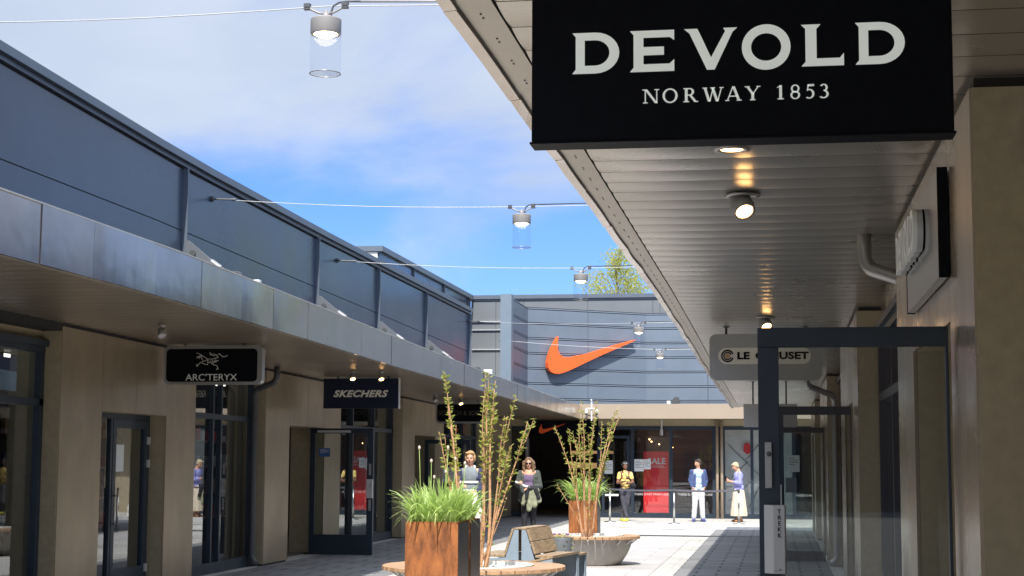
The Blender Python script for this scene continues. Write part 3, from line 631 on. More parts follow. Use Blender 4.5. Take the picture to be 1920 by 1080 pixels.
for (x0, y0), (x1, y1) in zip(path, path[1:]):
    d = Vector((x1-x0, y1-y0, 0)); L = d.length; d.normalize(); n = Vector((d.y, -d.x, 0))
    if n.y > 0 and abs(n.x) < .5: n = -n
    if abs(d.x) < .01: n = Vector((1, 0, 0))
    O = Vector((x0, y0, 0))
    def seg(mb, a, b, z0, z1, t0, t1):
        p = [O+d*a+n*t0, O+d*b+n*t0, O+d*b+n*t1, O+d*a+n*t1]
        mb.hexa([q+Z_*z0 for q in p]+[q+Z_*z1 for q in p])
    seg(bk, 0, L, 3.0, 6.70, -.25, 0)
    nn = max(1, round(L/2.3)); wd = L/nn; z = 3.25
    while z < 6.68:
        for i in range(nn):
            seg(bd, i*wd+.008, (i+1)*wd-.008, z, min(z+.415, 6.70), .001, .05)
            for zz in (z+.10, z+.33):
                for t in (.12, wd-.12):
                    if zz < 6.6: seg(sc, i*wd+t-.012, i*wd+t+.012, zz, zz+.024, .0405, .045)
        seg(rl, 0, L, z+.440, z+.470, .001, .05); z += .492
bk.build('cladding_backing', M['joint'], NB); cl = bd.build('cladding', M['clad'], NB); rl.build('cladding_rail', M['cladrail'], cl); tag(sc.build('screw', M['dgrey'], cl), kind='stuff')
for z in range(1): pass
SW = [(0, 36.5), (4.5, 30), (3, 24), (2.6, 17), (4.4, 11.2), (9, 8.3), (15, 7.8), (21, 9.0), (40, 14.6), (60, 20.5), (74, 24.8), (98, 32.0), (100, 33.6), (101, 33.5)]
def swoosh(w_, mb, o, u, n, d):
    # outline measured in hundredths of the width
    up = [(11.8, 36.5), (8.2, 31.0), (4.6, 24.5), (1.6, 17), (.2, 10.5), (.6, 5.5), (3.0, 2.0), (7.0, .2), (12.0, 0), (17.0, 1.0), (22.5, 3.0), (30, 6.2), (45, 13.0), (60, 19.6), (78, 27.0), (100, 36.2)]
    lo = [(99.8, 36.8), (82, 32.0), (62, 26.3), (45, 21.0), (32, 18.2), (24, 16.6), (18.5, 16.6), (14.6, 18.0), (12.0, 21.0), (10.9, 26.0), (11.0, 31.0)]
    return mb.prism([(x*w_/100, y*w_/100) for x, y in up+lo], o, u, Z_, n, d)
df = Vector((3.7, 2.7, 0)).normalized(); nf = Vector((df.y, -df.x, 0))
# facet point for x pixel 1027..1192
so_ = Vector((-8.10, 52.5, 0))+df*.633+Z_*4.52
lg = swoosh(3.36, MB(), so_+nf*.12, df, nf, .19).build('curved_tick_logo', M['orange'], org=None)
tag(lg, 'huge orange curved tick logo standing off the grey boarded upper wall', 'logo')
for u_ in (.4, 1.0, 1.7, 2.4): q = so_+df*u_+Z_*(.15+u_*.28); MB().tube([q+nf*.04, q+nf*.125], .03, 8).build('stand_off', M['dgrey'], lg)
hd = [o for o in kids(NB) if o.name.startswith('entrance_header')][0]
swoosh(.80, MB(), (-7.15, YN-.121, 2.50), X_, -Y_, .01).build('curved_tick_logo', M['orange'], hd)

# ------------------------------------------------------------------ hanging signs
def rrect(x0, x1, z0, z1, r, n=6):
    p = []
    for cx, cz, a0 in ((x1-r, z0+r, -90), (x1-r, z1-r, 0), (x0+r, z1-r, 90), (x0+r, z0+r, 180)):
        for i in range(n+1): a = R(a0+90*i/n); p.append((cx+r*math.cos(a), cz+r*math.sin(a)))
    return p
def sign(label, x0, x1, y, z0, z1, mbody, rad=.0, th=.09, rods=(.2, .8)):
    t = thing('hanging_sign', label, 'sign', ((x0+x1)/2, y, z0), group='signs hanging under the canopies')
    poly = rrect(x0, x1, z0, z1, rad) if rad else [(x0, z0), (x1, z0), (x1, z1), (x0, z1)]
    b = bevel(MB().prism(poly, (0, y, 0), X_, Z_, Y_, th).build('sign_box', mbody, t), .004)
    for k in rods: r = MB(); x = x0+(x1-x0)*k; r.tube([(x, y+th/2, z1-.01), (x, y+th/2, ZC(y)+.01)], .014, 8); r.lathe([(.04, ZC(y)-.012), (.04, ZC(y))], (x, y+th/2, 0), 12); r.build('hanger_rod', M['dgrey'], t)
    return t, b
# flared serif capitals drawn as outlines, cap height 212 units
def arc(cx, cy, rx, ry, a0, a1, n=14): return [(cx+rx*math.cos(R(a0+(a1-a0)*i/n)), cy+ry*math.sin(R(a0+(a1-a0)*i/n))) for i in range(n+1)]
G = {
 'D': ([(0, 0)]+[(118, 0)]+arc(118, 106, 122, 106, -90, 90)+[(0, 212), (17, 192), (17, 22)], [[(63, 40), (63, 173)]+list(reversed(arc(116, 106.5, 74, 66.5, -90, 90)))]),
 'E': ([(0, 0), (224, 0), (224, 60), (200, 38), (68, 38), (68, 85), (172, 85), (172, 127), (68, 127), (68, 176), (202, 176), (224, 160), (224, 212), (0, 212), (18, 192), (18, 22)], []),
 'V': ([(113, 0), (152, 0), (243, 192), (265, 212), (196, 212), (206, 196), (134, 62), (76, 192), (66, 212), (0, 212), (26, 190)], []),
 'O': (arc(121, 106, 121, 116, 0, 360, 40)[:-1], [list(reversed(arc(121, 106, 75, 71, 0, 360, 40)[:-1]))]),
 'L': ([(0, 0), (208, 0), (208, 62), (188, 38), (75, 38), (75, 190), (95, 212), (0, 212), (20, 192), (20, 22)], []),
}
POS = [('D', 105), ('E', 400), ('V', 675), ('O', 963), ('L', 1258), ('D', 1523)]
t, sb = sign('big black sign with large white flared serif letters right above the camera', -.752, .534, 4.96, 2.645, 3.185, M['black'], 0, .10)
MB().box(-.757, .539, 4.955, 5.065, 2.638, 2.6445).build('edge_strip', M['black'], sb)
k = .001634/2.667
mb = MB()
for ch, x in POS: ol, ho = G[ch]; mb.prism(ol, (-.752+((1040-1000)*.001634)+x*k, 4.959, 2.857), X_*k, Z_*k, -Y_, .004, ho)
mb.build('sign_lettering', M['glowwhite'], sb)
# small serif line built from strokes; units = cap height 1
def stroke(mb, a, b, w_, o, s, sx=1):
    a = Vector((a[0], a[1])); b = Vector((b[0], b[1])); d = (b-a); n = Vector((-d.y, d.x)).normalized()*w_/2
    if abs(d.y) > abs(d.x)*.35: n = Vector((math.copysign(w_/2, n.x), 0))*1.04   # horizontal cut ends
    p = [a-n, a+n, b+n, b-n]; return mb.prism([(q.x, q.y) for q in p], o, X_*s*sx, Z_*s, -Y_, .003)
def ser(mb, x, y, o, s, w_=.34): mb.prism([(x-w_/2, y), (x+w_/2, y), (x+w_/2, y+.055), (x-w_/2, y+.055)], o, X_*s, Z_*s, -Y_, .0034)
def ringg(mb, cx, cy, rx, ry, tx, ty, o, s, a0=0, a1=360, n=24):
    full = a1-a0 >= 360
    A = arc(cx, cy, rx, ry, a0, a1, n); B = arc(cx, cy, rx-tx, ry-ty, a0, a1, n)
    if full: mb.prism(A[:-1], o, X_*s, Z_*s, -Y_, .0031, [list(reversed(B[:-1]))])
    else: mb.prism(A+list(reversed(B)), o, X_*s, Z_*s, -Y_, .0031)
mb = MB(); s_ = .0435; TK = .19; TN = .08; bz = 2.757; ox = -.752+(1040-1000)*.001634
def at(u): return Vector((ox+u*k, 4.959, bz))
o_ = at(468); stroke(mb, (.12, 0), (.12, 1), TN, o_, s_); stroke(mb, (.16, 1), (.90, 0), TK, o_, s_); stroke(mb, (.94, 0), (.94, 1), TN, o_, s_); ser(mb, .12, 0, o_, s_); ser(mb, .06, .945, o_, s_, .3); ser(mb, .94, .945, o_, s_)
o_ = at(565); ringg(mb, .52, .5, .54, .53, .17, .09, o_, s_)
o_ = at(669); stroke(mb, (.2, 0), (.2, 1), TK, o_, s_); ser(mb, .2, 0, o_, s_, .42); ser(mb, .13, .945, o_, s_, .26); ringg(mb, .42, .74, .34, .27, .17, .07, o_, s_, -90, 90, 12); stroke(mb, (.25, .965), (.45, .965), .07, o_, s_); stroke(mb, (.25, .505), (.45, .505), .07, o_, s_); stroke(mb, (.48, .5), (.86, 0), TK, o_, s_); ser(mb, .92, 0, o_, s_, .26)
o_ = at(768); stroke(mb, (.12, 1), (.42, 0), TK, o_, s_); stroke(mb, (.72, 1), (.46, 0), TN, o_, s_); stroke(mb, (.66, 1), (.98, 0), TK, o_, s_); stroke(mb, (1.30, 1), (1.02, 0), TN, o_, s_); ser(mb, .12, .945, o_, s_); ser(mb, .68, .945, o_, s_); ser(mb, 1.30, .945, o_, s_, .3)
o_ = at(880); stroke(mb, (.12, 0), (.52, 1.02), TN, o_, s_); stroke(mb, (.94, 0), (.56, 1.02), TK, o_, s_); stroke(mb, (.26, .33), (.84, .33), .07, o_, s_); ser(mb, .12, 0, o_, s_, .3); ser(mb, .95, 0, o_, s_, .36)
o_ = at(978); stroke(mb, (.52, 0), (.52, .48), TK, o_, s_); stroke(mb, (.54, .42), (.14, 1), TK, o_, s_); stroke(mb, (.54, .44), (.92, 1), TN, o_, s_); ser(mb, .52, 0, o_, s_, .4); ser(mb, .14, .945, o_, s_); ser(mb, .92, .945, o_, s_, .28)
mb.build('sign_small_lettering', M['glowwhite'], sb); mb = MB()
o_ = at(1133); stroke(mb, (.28, 0), (.28, 1), TK, o_, s_); ser(mb, .28, 0, o_, s_, .46); stroke(mb, (.06, .84), (.26, .96), .09, o_, s_)
o_ = at(1200); ringg(mb, .35, .73, .30, .29, .13, .07, o_, s_); ringg(mb, .35, .27, .34, .29, .14, .07, o_, s_)
o_ = at(1275); ringg(mb, .26, .33, .36, .35, .16, .08, o_, s_, -130, 110, 16); stroke(mb, (.14, .55), (.20, 1), .09, o_, s_); stroke(mb, (.17, .93), (.60, .95), .14, o_, s_)
o_ = at(1345); ringg(mb, .28, .75, .28, .26, .15, .07, o_, s_, -80, 150, 14); ringg(mb, .26, .28, .36, .30, .16, .08, o_, s_, -140, 90, 16)
mb.build('sign_small_lettering', M['glowwhite'], sb)

# rounded silver box with a black panel and a bird skeleton drawing
t, sb = sign('silver rounded box sign with black panel and white skeleton drawing over lettering', -7.94, -6.60, 20.3, 2.63, 3.135, M['silver'], .07, .12)
MB().prism(rrect(-7.905, -6.665, 2.665, 3.095, .06), (0, 20.299, 0), X_, Z_, -Y_, .003).build('sign_panel', M['black'], sb)
text('sign_lettering', "ARC'TERYX", .083, M['white'], sb, (-7.285, 20.295, 2.683), X_, Z_, .004, .002, xs=1.12)
sk_ = MB(); q_ = lambda x, y: (-7.935+(x-180)*1.338/1270, 20.2945, 3.135-(y-280)*.505/550)
for line, th in (([(600, 380), (655, 405), (700, 440), (745, 468), (800, 470), (850, 455), (880, 440)], .0045), ([(655, 410), (672, 470), (690, 505), (745, 475)], .004), ([(690, 505), (650, 520)], .003), ([(640, 425), (605, 440)], .004), ([(655, 425), (632, 465)], .004), ([(600, 455), (645, 430)], .004),
        ([(768, 370), (790, 405), (820, 425), (850, 405), (875, 430), (880, 460)], .0045), ([(790, 400), (830, 400), (865, 425)], .004), ([(880, 400), (890, 395), (945, 440), (985, 430), (998, 415)], .006),
        ([(745, 480), (745, 520), (760, 520)], .004), ([(760, 485), (765, 520)], .003), ([(785, 483), (788, 518)], .003), ([(808, 480), (810, 515)], .003), ([(830, 475), (832, 508)], .003), ([(850, 468), (852, 500)], .003), ([(745, 522), (800, 515), (855, 498), (885, 488)], .004),
        ([(605, 570), (655, 515), (700, 540), (745, 550), (752, 520)], .005), ([(600, 545), (615, 575)], .006), ([(795, 530), (820, 550), (865, 562), (880, 590), (862, 622)], .0055), ([(880, 590), (884, 618)], .004), ([(872, 590), (872, 620)], .003), ([(800, 535), (840, 515), (885, 490)], .004), ([(780, 395), (785, 412)], .009)):
    sk_.tube([q_(*p) for p in line], th*.8, 6)
sk_.build('skeleton_drawing', M['cream'], sb)

t, sb = sign('plain dark navy box sign with bold slanted white capitals', -7.735, -6.41, 27.2, 2.545, 3.06, M['navy'], 0, .10, (.18, .86))
text('sign_lettering', 'SKECHERS', .108, M['cream'], sb, (-7.09, 27.196, 2.745), X_, Z_, .040, .003, shear=.32, xs=1.22, sp=1.08)
MB().box(-6.409, -6.40, 27.19, 27.31, 2.54, 3.065).build('edge_strip', M['lgrey'], sb)
t, sb = sign('rounded black sign with faint grey lettering behind the nearer leafy young tree', -7.62, -6.42, 36.0, 2.50, 2.97, M['silver'], .07, .10)
MB().prism(rrect(-7.58, -6.46, 2.54, 2.93, .06), (0, 35.999, 0), X_, Z_, -Y_, .003).build('sign_panel', M['black'], sb)
text('sign_lettering', 'SCOTCH & SODA', .10, mat('faint_letter', (.10, .085, .06), .6), sb, (-7.03, 35.995, 2.68), X_, Z_, 0, .002, xs=.9) 
t, sb = sign('silver rounded box sign with cream pill and black capitals, partly behind open door', -.757, .49, 18.5, 2.575, 3.095, M['silver'], .07, .12, (.15, .86))
MB().prism(rrect(-.66, .37, 2.755, 2.94, .092), (0, 18.499, 0), X_, Z_, -Y_, .003).build('sign_panel', M['cream'], sb)
text('sign_lettering', 'LE', .075, M['black'], sb, (-.45, 18.495, 2.813), X_, Z_, .045, .002, xs=1.28, sp=1.05, align='LEFT'); text('sign_lettering', 'CREUSET', .075, M['black'], sb, (.345, 18.495, 2.813), X_, Z_, .045, .002, xs=1.28, sp=1.05, align='RIGHT')
cb = MB()
for r0, r1 in ((.072, .055), (.048, .034)): cb.prism(arc(0, 0, r0, r0, 20, 340, 30)+list(reversed(arc(0, 0, r1, r1, 20, 340, 30))), (-.555, 18.495, 2.848), X_, Z_, -Y_, .002)
cb.build('ring_emblem', M['black'], sb)
MB().prism(arc(0, 0, .027, .027, 0, 360, 20)[:-1], (-.555, 18.495, 2.848), X_, Z_, -Y_, .002).build('emblem_dot', mat('ochre', (.55, .33, .14), .5), sb)
t, sb = sign('plain pale grey box sign with small red round emblem under the far right canopy', -.60, .33, 29.0, 2.275, 2.68, M['lgrey'], 0, .10, (.18, .80))
MB().prism(arc(0, 0, .10, .10, 0, 360, 30)[:-1], (-.075, 28.999, 2.47), X_, Z_, -Y_, .002, [list(reversed(arc(0, 0, .065, .065, 0, 360, 30)[:-1]))]).build('round_emblem', M['red'], sb)
# wall mounted box letters beside the near door
t = thing('wall_sign', 'white box letters standing off a dark edged panel on the right wall', 'sign', (.75, 8.5, 2.52))
pn = MB().box(.735, .775, 7.60, 9.45, 2.50, 3.00).build('sign_panel', M['silver'], t)
MB().box(.732, .779, 7.585, 7.599, 2.495, 3.005).build('edge_strip', M['black'], pn); MB().box(.732, .779, 9.451, 9.465, 2.495, 3.005).build('edge_strip', M['black'], pn)
k2 = 1.25/1765; mb = MB(); mb2 = MB(); mb3 = MB()
for ch, x in POS:
    ol, ho = G[ch]; o_ = Vector((.680, 9.22-(x-105)*k2, 2.69)); mb.prism(ol, o_, -Y_*k2, Z_*k2*1.35, -X_, .022, ho); mb2.prism(ol, o_+X_*.001, -Y_*k2, Z_*k2*1.35, X_, .026, ho); mb3.prism(ol, o_+X_*.028, -Y_*k2, Z_*k2*1.35, X_, .010, ho); mb2.prism(ol, o_+X_*.039, -Y_*k2, Z_*k2*1.35, X_, .016, ho)
l_ = mb.build('sign_lettering', M['white'], t); mb2.build('letter_return', M['lgrey'], l_); mb3.build('letter_joint', M['black'], l_)
for y in (8, 9): MB().box(.775, .787, y, y+.1, 2.6, 2.9).build('wall_bracket', M['dgrey'], t)

# ------------------------------------------------------------------ lamps
def spot(label, x, y, kind, grp='small spotlights under the canopies', lit=True, rz=0):
    t = thing('canopy_spotlight', label, 'lamp', (x, y, ZC(y)-.02), rz, grp, local=True)
    if kind == 'down':
        b = MB().lathe([(.075, .01), (.092, .004), (.092, -.004), (.062, -.006), (.055, .004)], seg=28).build('lamp_ring', M['silver'], t, True)
        MB().lathe([(.0001, -.001), (.055, -.001), (.055, .003)], seg=24).build('lamp_lens', M['lenswarm'], b)
    elif kind == 'eye':
        MB().lathe([(.10, .01), (.105, .0), (.08, -.006), (.07, .0)], seg=28).build('lamp_ring', M['silver'], t, True)
        Tm = Matrix.Translation((.0, -.01, -.065)) @ Matrix.Rotation(R(-42), 4, 'X') @ Matrix.Rotation(R(-16), 4, 'Y')
        b = MB().lathe([(.030, .085), (.062, .055), (.070, .0), (.064, -.045), (.052, -.050), (.050, -.030)], seg=28, mtx=Tm).build('lamp_head', M['lampgrey'], t, True)
        MB().lathe([(.0001, -.042), (.049, -.040), (.050, -.034)], seg=24, mtx=Tm).build('lamp_lens', M['lenswarm'], b)
    else:
        MB().lathe([(.045, .0), (.045, -.012), (.016, -.014), (.016, -.05)], seg=20).build('lamp_stem', M['silver'], t, True)
        Tm = Matrix.Translation((.0, 0, -.085)) @ Matrix.Rotation(R(-30), 4, 'X') @ Matrix.Rotation(R(-18), 4, 'Y')
        b = MB().lathe([(.025, .055), (.042, .045), (.048, -.05), (.042, -.052), (.040, -.035)], seg=22, mtx=Tm).build('lamp_head', M['silver'] if not lit else M['lampgrey'], t, True)
        MB().lathe([(.0001, -.046), (.039, -.045), (.040, -.038)], seg=20, mtx=Tm).build('lamp_lens', M['lenswarm'] if lit else M['lgrey'], b)
    return t
spot('flat round recessed lamp just behind the big black sign', -.211, 8.05, 'down')
spot('tilted glowing eyeball lamp behind the flat round lamp on the right canopy', -.19, 9.5, 'eye')
spot('grey lit spotlight in front of the cream pill sign', -.12, 17.4, 'eye')
spot('unlit silver spotlight hanging above the left end of the skeleton drawing sign', -6.92, 17.6, 'stem', lit=False)
spot('grey spotlight right above the top edge of the skeleton drawing sign', -6.86, 20.75, 'stem')
spot('lit tilted spotlight above the middle of the navy sign', -6.80, 25.6, 'stem')
spot('lit small lamp above the right part of the navy sign', -6.35, 25.7, 'stem')
spot('unlit pale spotlight above the left part of the rounded black faint sign', -7.1, 33.5, 'stem', lit=False)
spot('glowing lamp above the rounded black sign with faint lettering', -6.85, 35.0, 'stem')

def lantern():
    t = thing('glass_lantern', '', 'lamp', (0, 0, 0), 0, 'glass lanterns strung over the mall', local=True)
    # origin at wire height; body hangs below
    b = MB().lathe([(.0001, -.085), (.122, -.088), (.130, -.096), (.130, -.215), (.126, -.222), (.105, -.222), (.100, -.205)], seg=40).build('lamp_cap', M['lampgrey'], t, True)
    e = b.modifiers.new('es', 'EDGE_SPLIT'); e.split_angle = R(35)
    MB().lathe([(.0001, -.250), (.055, -.244), (.085, -.225), (.100, -.206)], seg=30).build('lamp_lens', M['lens'], b, True)
    g = MB().lathe([(.132, -.205), (.132, -.560)], seg=48)
    g.f = g.f[:-2]
    gl_ = g.build('glass_cylinder', M['glasscyl'], t, True)
    MB().lathe([(.133, -.556), (.133, -.562), (.126, -.563), (.126, -.556)], seg=48, closed=True).build('glass_rim', M['silver'], gl_, True)
    MB().lathe([(.0001, -.560), (.131, -.560)], seg=40).build('glass_base', M['glasscyl'], gl_)
    MB().lathe([(.028, -.09), (.028, -.04), (.012, -.035), (.012, -.01), (.0001, -.008)], seg=16).build('lamp_stem', M['lampgrey'], b, True)
    a = MB()
    for sx in (-1, 1): a.tube([(0, 0, -.045), (sx*.07, 0, -.032), (sx*.14, 0, .004), (sx*.19, 0, .004)], .010, 8)
    ar = a.build('hanger_arm', M['lampgrey'], t, True)
    for sx in (-1, 1): c = MB(); c.box(sx*.165-.027, sx*.165+.027, -.022, .022, -.002, .012).box(sx*.165-.027, sx*.165+.027, -.022, .022, .018, .05).box(sx*.165-.027, sx*.165-.018, -.022, .022, -.002, .05); c.build('wire_clamp', M['dgrey'], ar)
    MB().tube([(.045, 0, -.09), (.045, 0, -.03), (.06, 0, .02), (.11, .0, .05), (.18, 0, .058), (.30, 0, .052)], .009, 8).build('power_cable', M['dgrey'], t, True)
    return t
WZ = .034
LN = [(-3.73, 13.0, 5.45, 'nearest and largest glass lantern, hanging high at the top of the picture'),
      (-3.546, 22.5, 5.215, 'second nearest glass lantern, hanging in front of the clear blue sky'),
      (-3.545, 29.5, 5.17, 'glass lantern hanging in front of the leafy tree and roof edge'),
      (-3.41, 40.5, 5.09, 'glass lantern hanging by the right tip of the orange logo'),
      (-3.48, 48.9, 5.0, 'farthest and smallest glass lantern, before the blue grey boards')]
l0 = lantern()
for i, (x, y, z, lab) in enumerate(LN):
    o = l0 if i == 0 else dup(l0)
    o.location = (x, y, z); o['label'] = lab
WL = [(-8.0, 13.0, 5.50), (-8.0, 22.1, 5.38), (-8.0, 28.85, 5.32), (-8.0, 41.7, 5.30), (-8.38, 49.0, 5.35)]
wl_ = ['wire across the top edge of the picture carrying the nearest lantern', 'wire carrying the second lantern before the blue sky', 'wire carrying the lantern that hangs before the tree', 'wire carrying the lantern beside the orange logo tip', 'farthest thin wire, in front of the grey boarded wall']
for i, ((x, y, z, _), a) in enumerate(zip(LN, WL)):
    p0 = Vector(a); p1 = Vector((x, y, z+WZ-.012)); p2 = Vector((2.4, y+(.2 if i else 0), min(z+.16, 5.38))); pts = []
    for j in range(9): t_ = j/8; q = p0.lerp(p1, t_); q.z -= .05*math.sin(math.pi*t_); pts.append(q)
    for j in range(1, 8): t_ = j/7; q = p1.lerp(p2, t_); q.z -= .03*math.sin(math.pi*t_); pts.append(q)
    wo = tag(MB().tube(pts, .005 if i < 4 else .007, 6).build('steel_wire', M['lgrey'], None, True), wl_[i], 'wire', 'steel wires strung between the buildings')
    mb = MB(); mb.tube([p0, p0+(p1-p0).normalized()*.30], .013, 8).tube([p0-X_*.0, p0+X_*.04], .04, 10); mb.tube([p0+(p1-p0).normalized()*.30, p0+(p1-p0).normalized()*.36], .018, 8)
    mb.build('wire_anchor', M['dgrey'], wo)
    cb = [Vector((x+.28, y, z+.052))]+[p1.lerp(p2, t_)+Z_*(.030+.012*math.sin(t_*30)) for t_ in (.15, .3, .45, .6, .8, 1)]
    MB().tube(cb, .009, 6).build('power_cable', M['dgrey'] if i else M['lampgrey'], wo, True)
# small things on the canopy roofs
def flood(label, x, y, z, m1, white=False):
    t = thing('floodlight', label, 'lamp', (x, y, z), 0, 'small floodlights on the canopy roofs', local=True)
    k_ = .10 if y < 45 else .055
    if white:
        bevel(MB().box(-k_, k_, -.05, .05, .10, .10+k_*2.2).build('lamp_head', M['paper'], t), .01)
    else:
        bevel(MB().prism([(-.11, .12), (.09, .12), (.13, .22), (.08, .34), (-.04, .34), (-.12, .24)], (0, -.06, 0), X_, Z_, Y_, .13).build('lamp_head', M['dgrey'], t), .008)
    MB().box(-.02, .02, -.02, .02, 0, .13).box(-.06, .06, -.05, .05, 0, .012).build('lamp_bracket', M['dgrey'], t)
flood('small dark floodlight on the left canopy roof beside the white one', -6.6, 19.1, 3.62, 0)
flood('small white floodlight on the left canopy roof, in the second wall bay', -6.6, 19.85, 3.62, 0, True)
flood('small white floodlight near the far end of the left canopy roof', -6.6, 37.0, 3.44, 0, True)
flood('small dark floodlight near the far end of the left canopy roof', -6.75, 36.3, 3.44, 0)
flood('dark box floodlight on the roof above the beige canopy edge', -3.08, 50.0, 3.30, 0)
flood('tiny white floodlight beside the dark box one above the beige canopy edge', -3.30, 50.0, 3.30, 0, True)
t = thing('security_camera', 'pair of white dome cameras on a short pole at the beige canopy corner', 'camera', (-5.39, 47.4, 2.9))
MB().tube([(-5.39, 47.5, 2.85), (-5.39, 47.5, 3.42), (-5.39, 47.45, 3.46)], .022, 10).tube([(-5.55, 47.45, 3.20), (-5.22, 47.45, 3.20)], .018, 8).build('pole', M['paper'], t)
for sx in (-.15, .16):
    d = MB().lathe([(.0001, 3.18), (.035, 3.17), (.048, 3.15), (.048, 3.09), (.045, 3.07)], (-5.39+sx, 47.42, 0), 20).build('camera_housing', M['paper'], t, True)
    MB().lathe([(.045, 3.07), (.042, 3.04), (.025, 3.02), (.0001, 3.01)], (-5.39+sx, 47.42, 0), 20).build('camera_dome', M['dgrey'], d, True)
t = thing('wall_light', 'small grey wall lamp at the upper right edge of the picture', 'lamp', (1.03, 6.62, 2.9))
bevel(MB().box(.995, 1.06, 6.60, 6.70, 2.86, 3.07).build('lamp_body', M['silver'], t), .006)
MB().lathe([(.022, 2.85), (.022, 2.861)], (1.03, 6.65, 0), 14).build('lamp_lens', M['lgrey'], t)

# ------------------------------------------------------------------ planters, benches
def planter(label, x0, x1, y0, y1, h, g='rusty steel planters'):
    t = thing('steel_planter', label, 'planter', ((x0+x1)/2, (y0+y1)/2, 0), 0, g)
    MB().prism([(x0, y0), (x1, y0), (x1, y1), (x0, y1)], (0, 0, .02), X_, Y_, Z_, h-.02, [[(x0+.012, y0+.012), (x0+.012, y1-.012), (x1-.012, y1-.012), (x1-.012, y0+.012)]]).box(x0+.012, x1-.012, y0+.012, y1-.012, .02, .05).build('planter_box', M['rust'], t)
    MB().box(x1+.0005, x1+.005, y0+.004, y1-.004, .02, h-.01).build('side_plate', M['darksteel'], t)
    e = MB(); e.prism([(x0-.002, y0-.002), (x1+.002, y0-.002), (x1+.002, y1+.002), (x0-.002, y1+.002)], (0, 0, h-.006), X_, Y_, Z_, .008, [[(x0+.03, y0+.03), (x0+.03, y1-.03), (x1-.03, y1-.03), (x1-.03, y0+.03)]])
    e.build('planter_rim', M['rust'], t)
    MB().box(x0+.012, x1-.012, y0+.012, y1-.012, h-.12, h-.06).build('soil', M['soil'], t)
    return t
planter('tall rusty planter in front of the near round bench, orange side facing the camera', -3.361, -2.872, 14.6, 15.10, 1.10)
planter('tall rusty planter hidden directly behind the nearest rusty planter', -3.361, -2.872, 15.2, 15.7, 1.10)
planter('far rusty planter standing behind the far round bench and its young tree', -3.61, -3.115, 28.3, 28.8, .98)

def blade(mb, base, h, lean, az, w_, rnd, droop=1.0):
    n = 7; d = Vector((math.cos(az), math.sin(az), 0)); sd = Vector((-d.y, d.x, 0)); tw = rnd.uniform(-.4, .4); vs = []
    for i in range(n+1):
        t = i/n; a = t*1.9*droop*lean
        p = Vector(base)+d*(h*lean*(t**1.6))+Z_*(h*(t-.62*lean*droop*t**3))
        w2 = w_*(1-t)**.55*(.35+.65*min(1, t*5)); s2 = (sd*math.cos(tw)+Z_*math.sin(tw)*.4).normalized()
        vs += [p-s2*w2/2, p+s2*w2/2+d*.0]
    mb.add(vs, [(2*i, 2*i+1, 2*i+3, 2*i+2) for i in range(n)])
def clump(label, x0, x1, y0, y1, z, n, h, seed, stalks=(), grp=None):
    rnd = random.Random(seed); mb = MB()
    for i in range(n):
        bx_ = rnd.uniform(x0+.03, x1-.03); by = rnd.uniform(y0+.03, y1-.03)
        out_ = Vector((bx_-(x0+x1)/2, by-(y0+y1)/2, 0)); az = math.atan2(out_.y, out_.x)+rnd.gauss(0, .9)
        edge = out_.length/((x1-x0)/2)
        blade(mb, (bx_, by, z), h*rnd.uniform(.55, 1.15), min(1.05, rnd.uniform(.12, .55)+.42*edge*rnd.random()), az, rnd.choice((.012, .018, .026, .036, .044)), rnd, rnd.uniform(.8, 1.5))
    for i in range(16):
        a = rnd.uniform(-3.4, .2); ex = (x0+x1)/2+math.cos(a)*(x1-x0)*.44; ey = (y0+y1)/2+math.sin(a)*(y1-y0)*.44
        blade(mb, (ex, ey, z), h*rnd.uniform(.45, .80), rnd.uniform(.5, .9), a+rnd.gauss(0, .5), rnd.uniform(.018, .034), rnd, rnd.uniform(1.4, 2.5))
    t = thing('grassy_plant', label, 'plant', ((x0+x1)/2, (y0+y1)/2, z), 0, grp)
    mb.build('foliage', M['grass'], t, True)
    for (sx, sy, hh, lx) in stalks:
        s = MB().tube([(sx, sy, z), (sx+lx*.3, sy, z+hh*.5), (sx+lx, sy, z+hh)], .0045, 6, .003).build('flower_stalk', M['grass'], t, True)
        MB().ell((sx+lx, sy, z+hh+.012), (.013, .013, .020), 8, 6).build('flower_bud', M['bud'], s, True)
    return t
G1 = 'leafy grasses growing in the rusty planters'
clump('bright green arching grass with round buds on tall stalks in the nearest planter', -3.361, -2.872, 14.6, 15.1, 1.04, 300, .50, 3,
      [(-3.24, 14.7, .72, -.02), (-3.15, 14.72, .60, .0), (-3.02, 14.75, .72, .02), (-2.98, 14.9, .62, .02), (-3.05, 14.9, .50, .0), (-2.88, 14.8, .58, .03), (-3.20, 14.95, .45, .03), (-2.93, 15.0, .40, .0)], G1)
clump('green grass in the planter directly behind the nearest planter', -3.361, -2.872, 15.2, 15.7, 1.04, 300, .46, 8, (), G1)
clump('green grass growing in the far rusty planter behind the far young tree', -3.61, -3.115, 28.3, 28.8, .92, 260, .62, 11, (), G1)

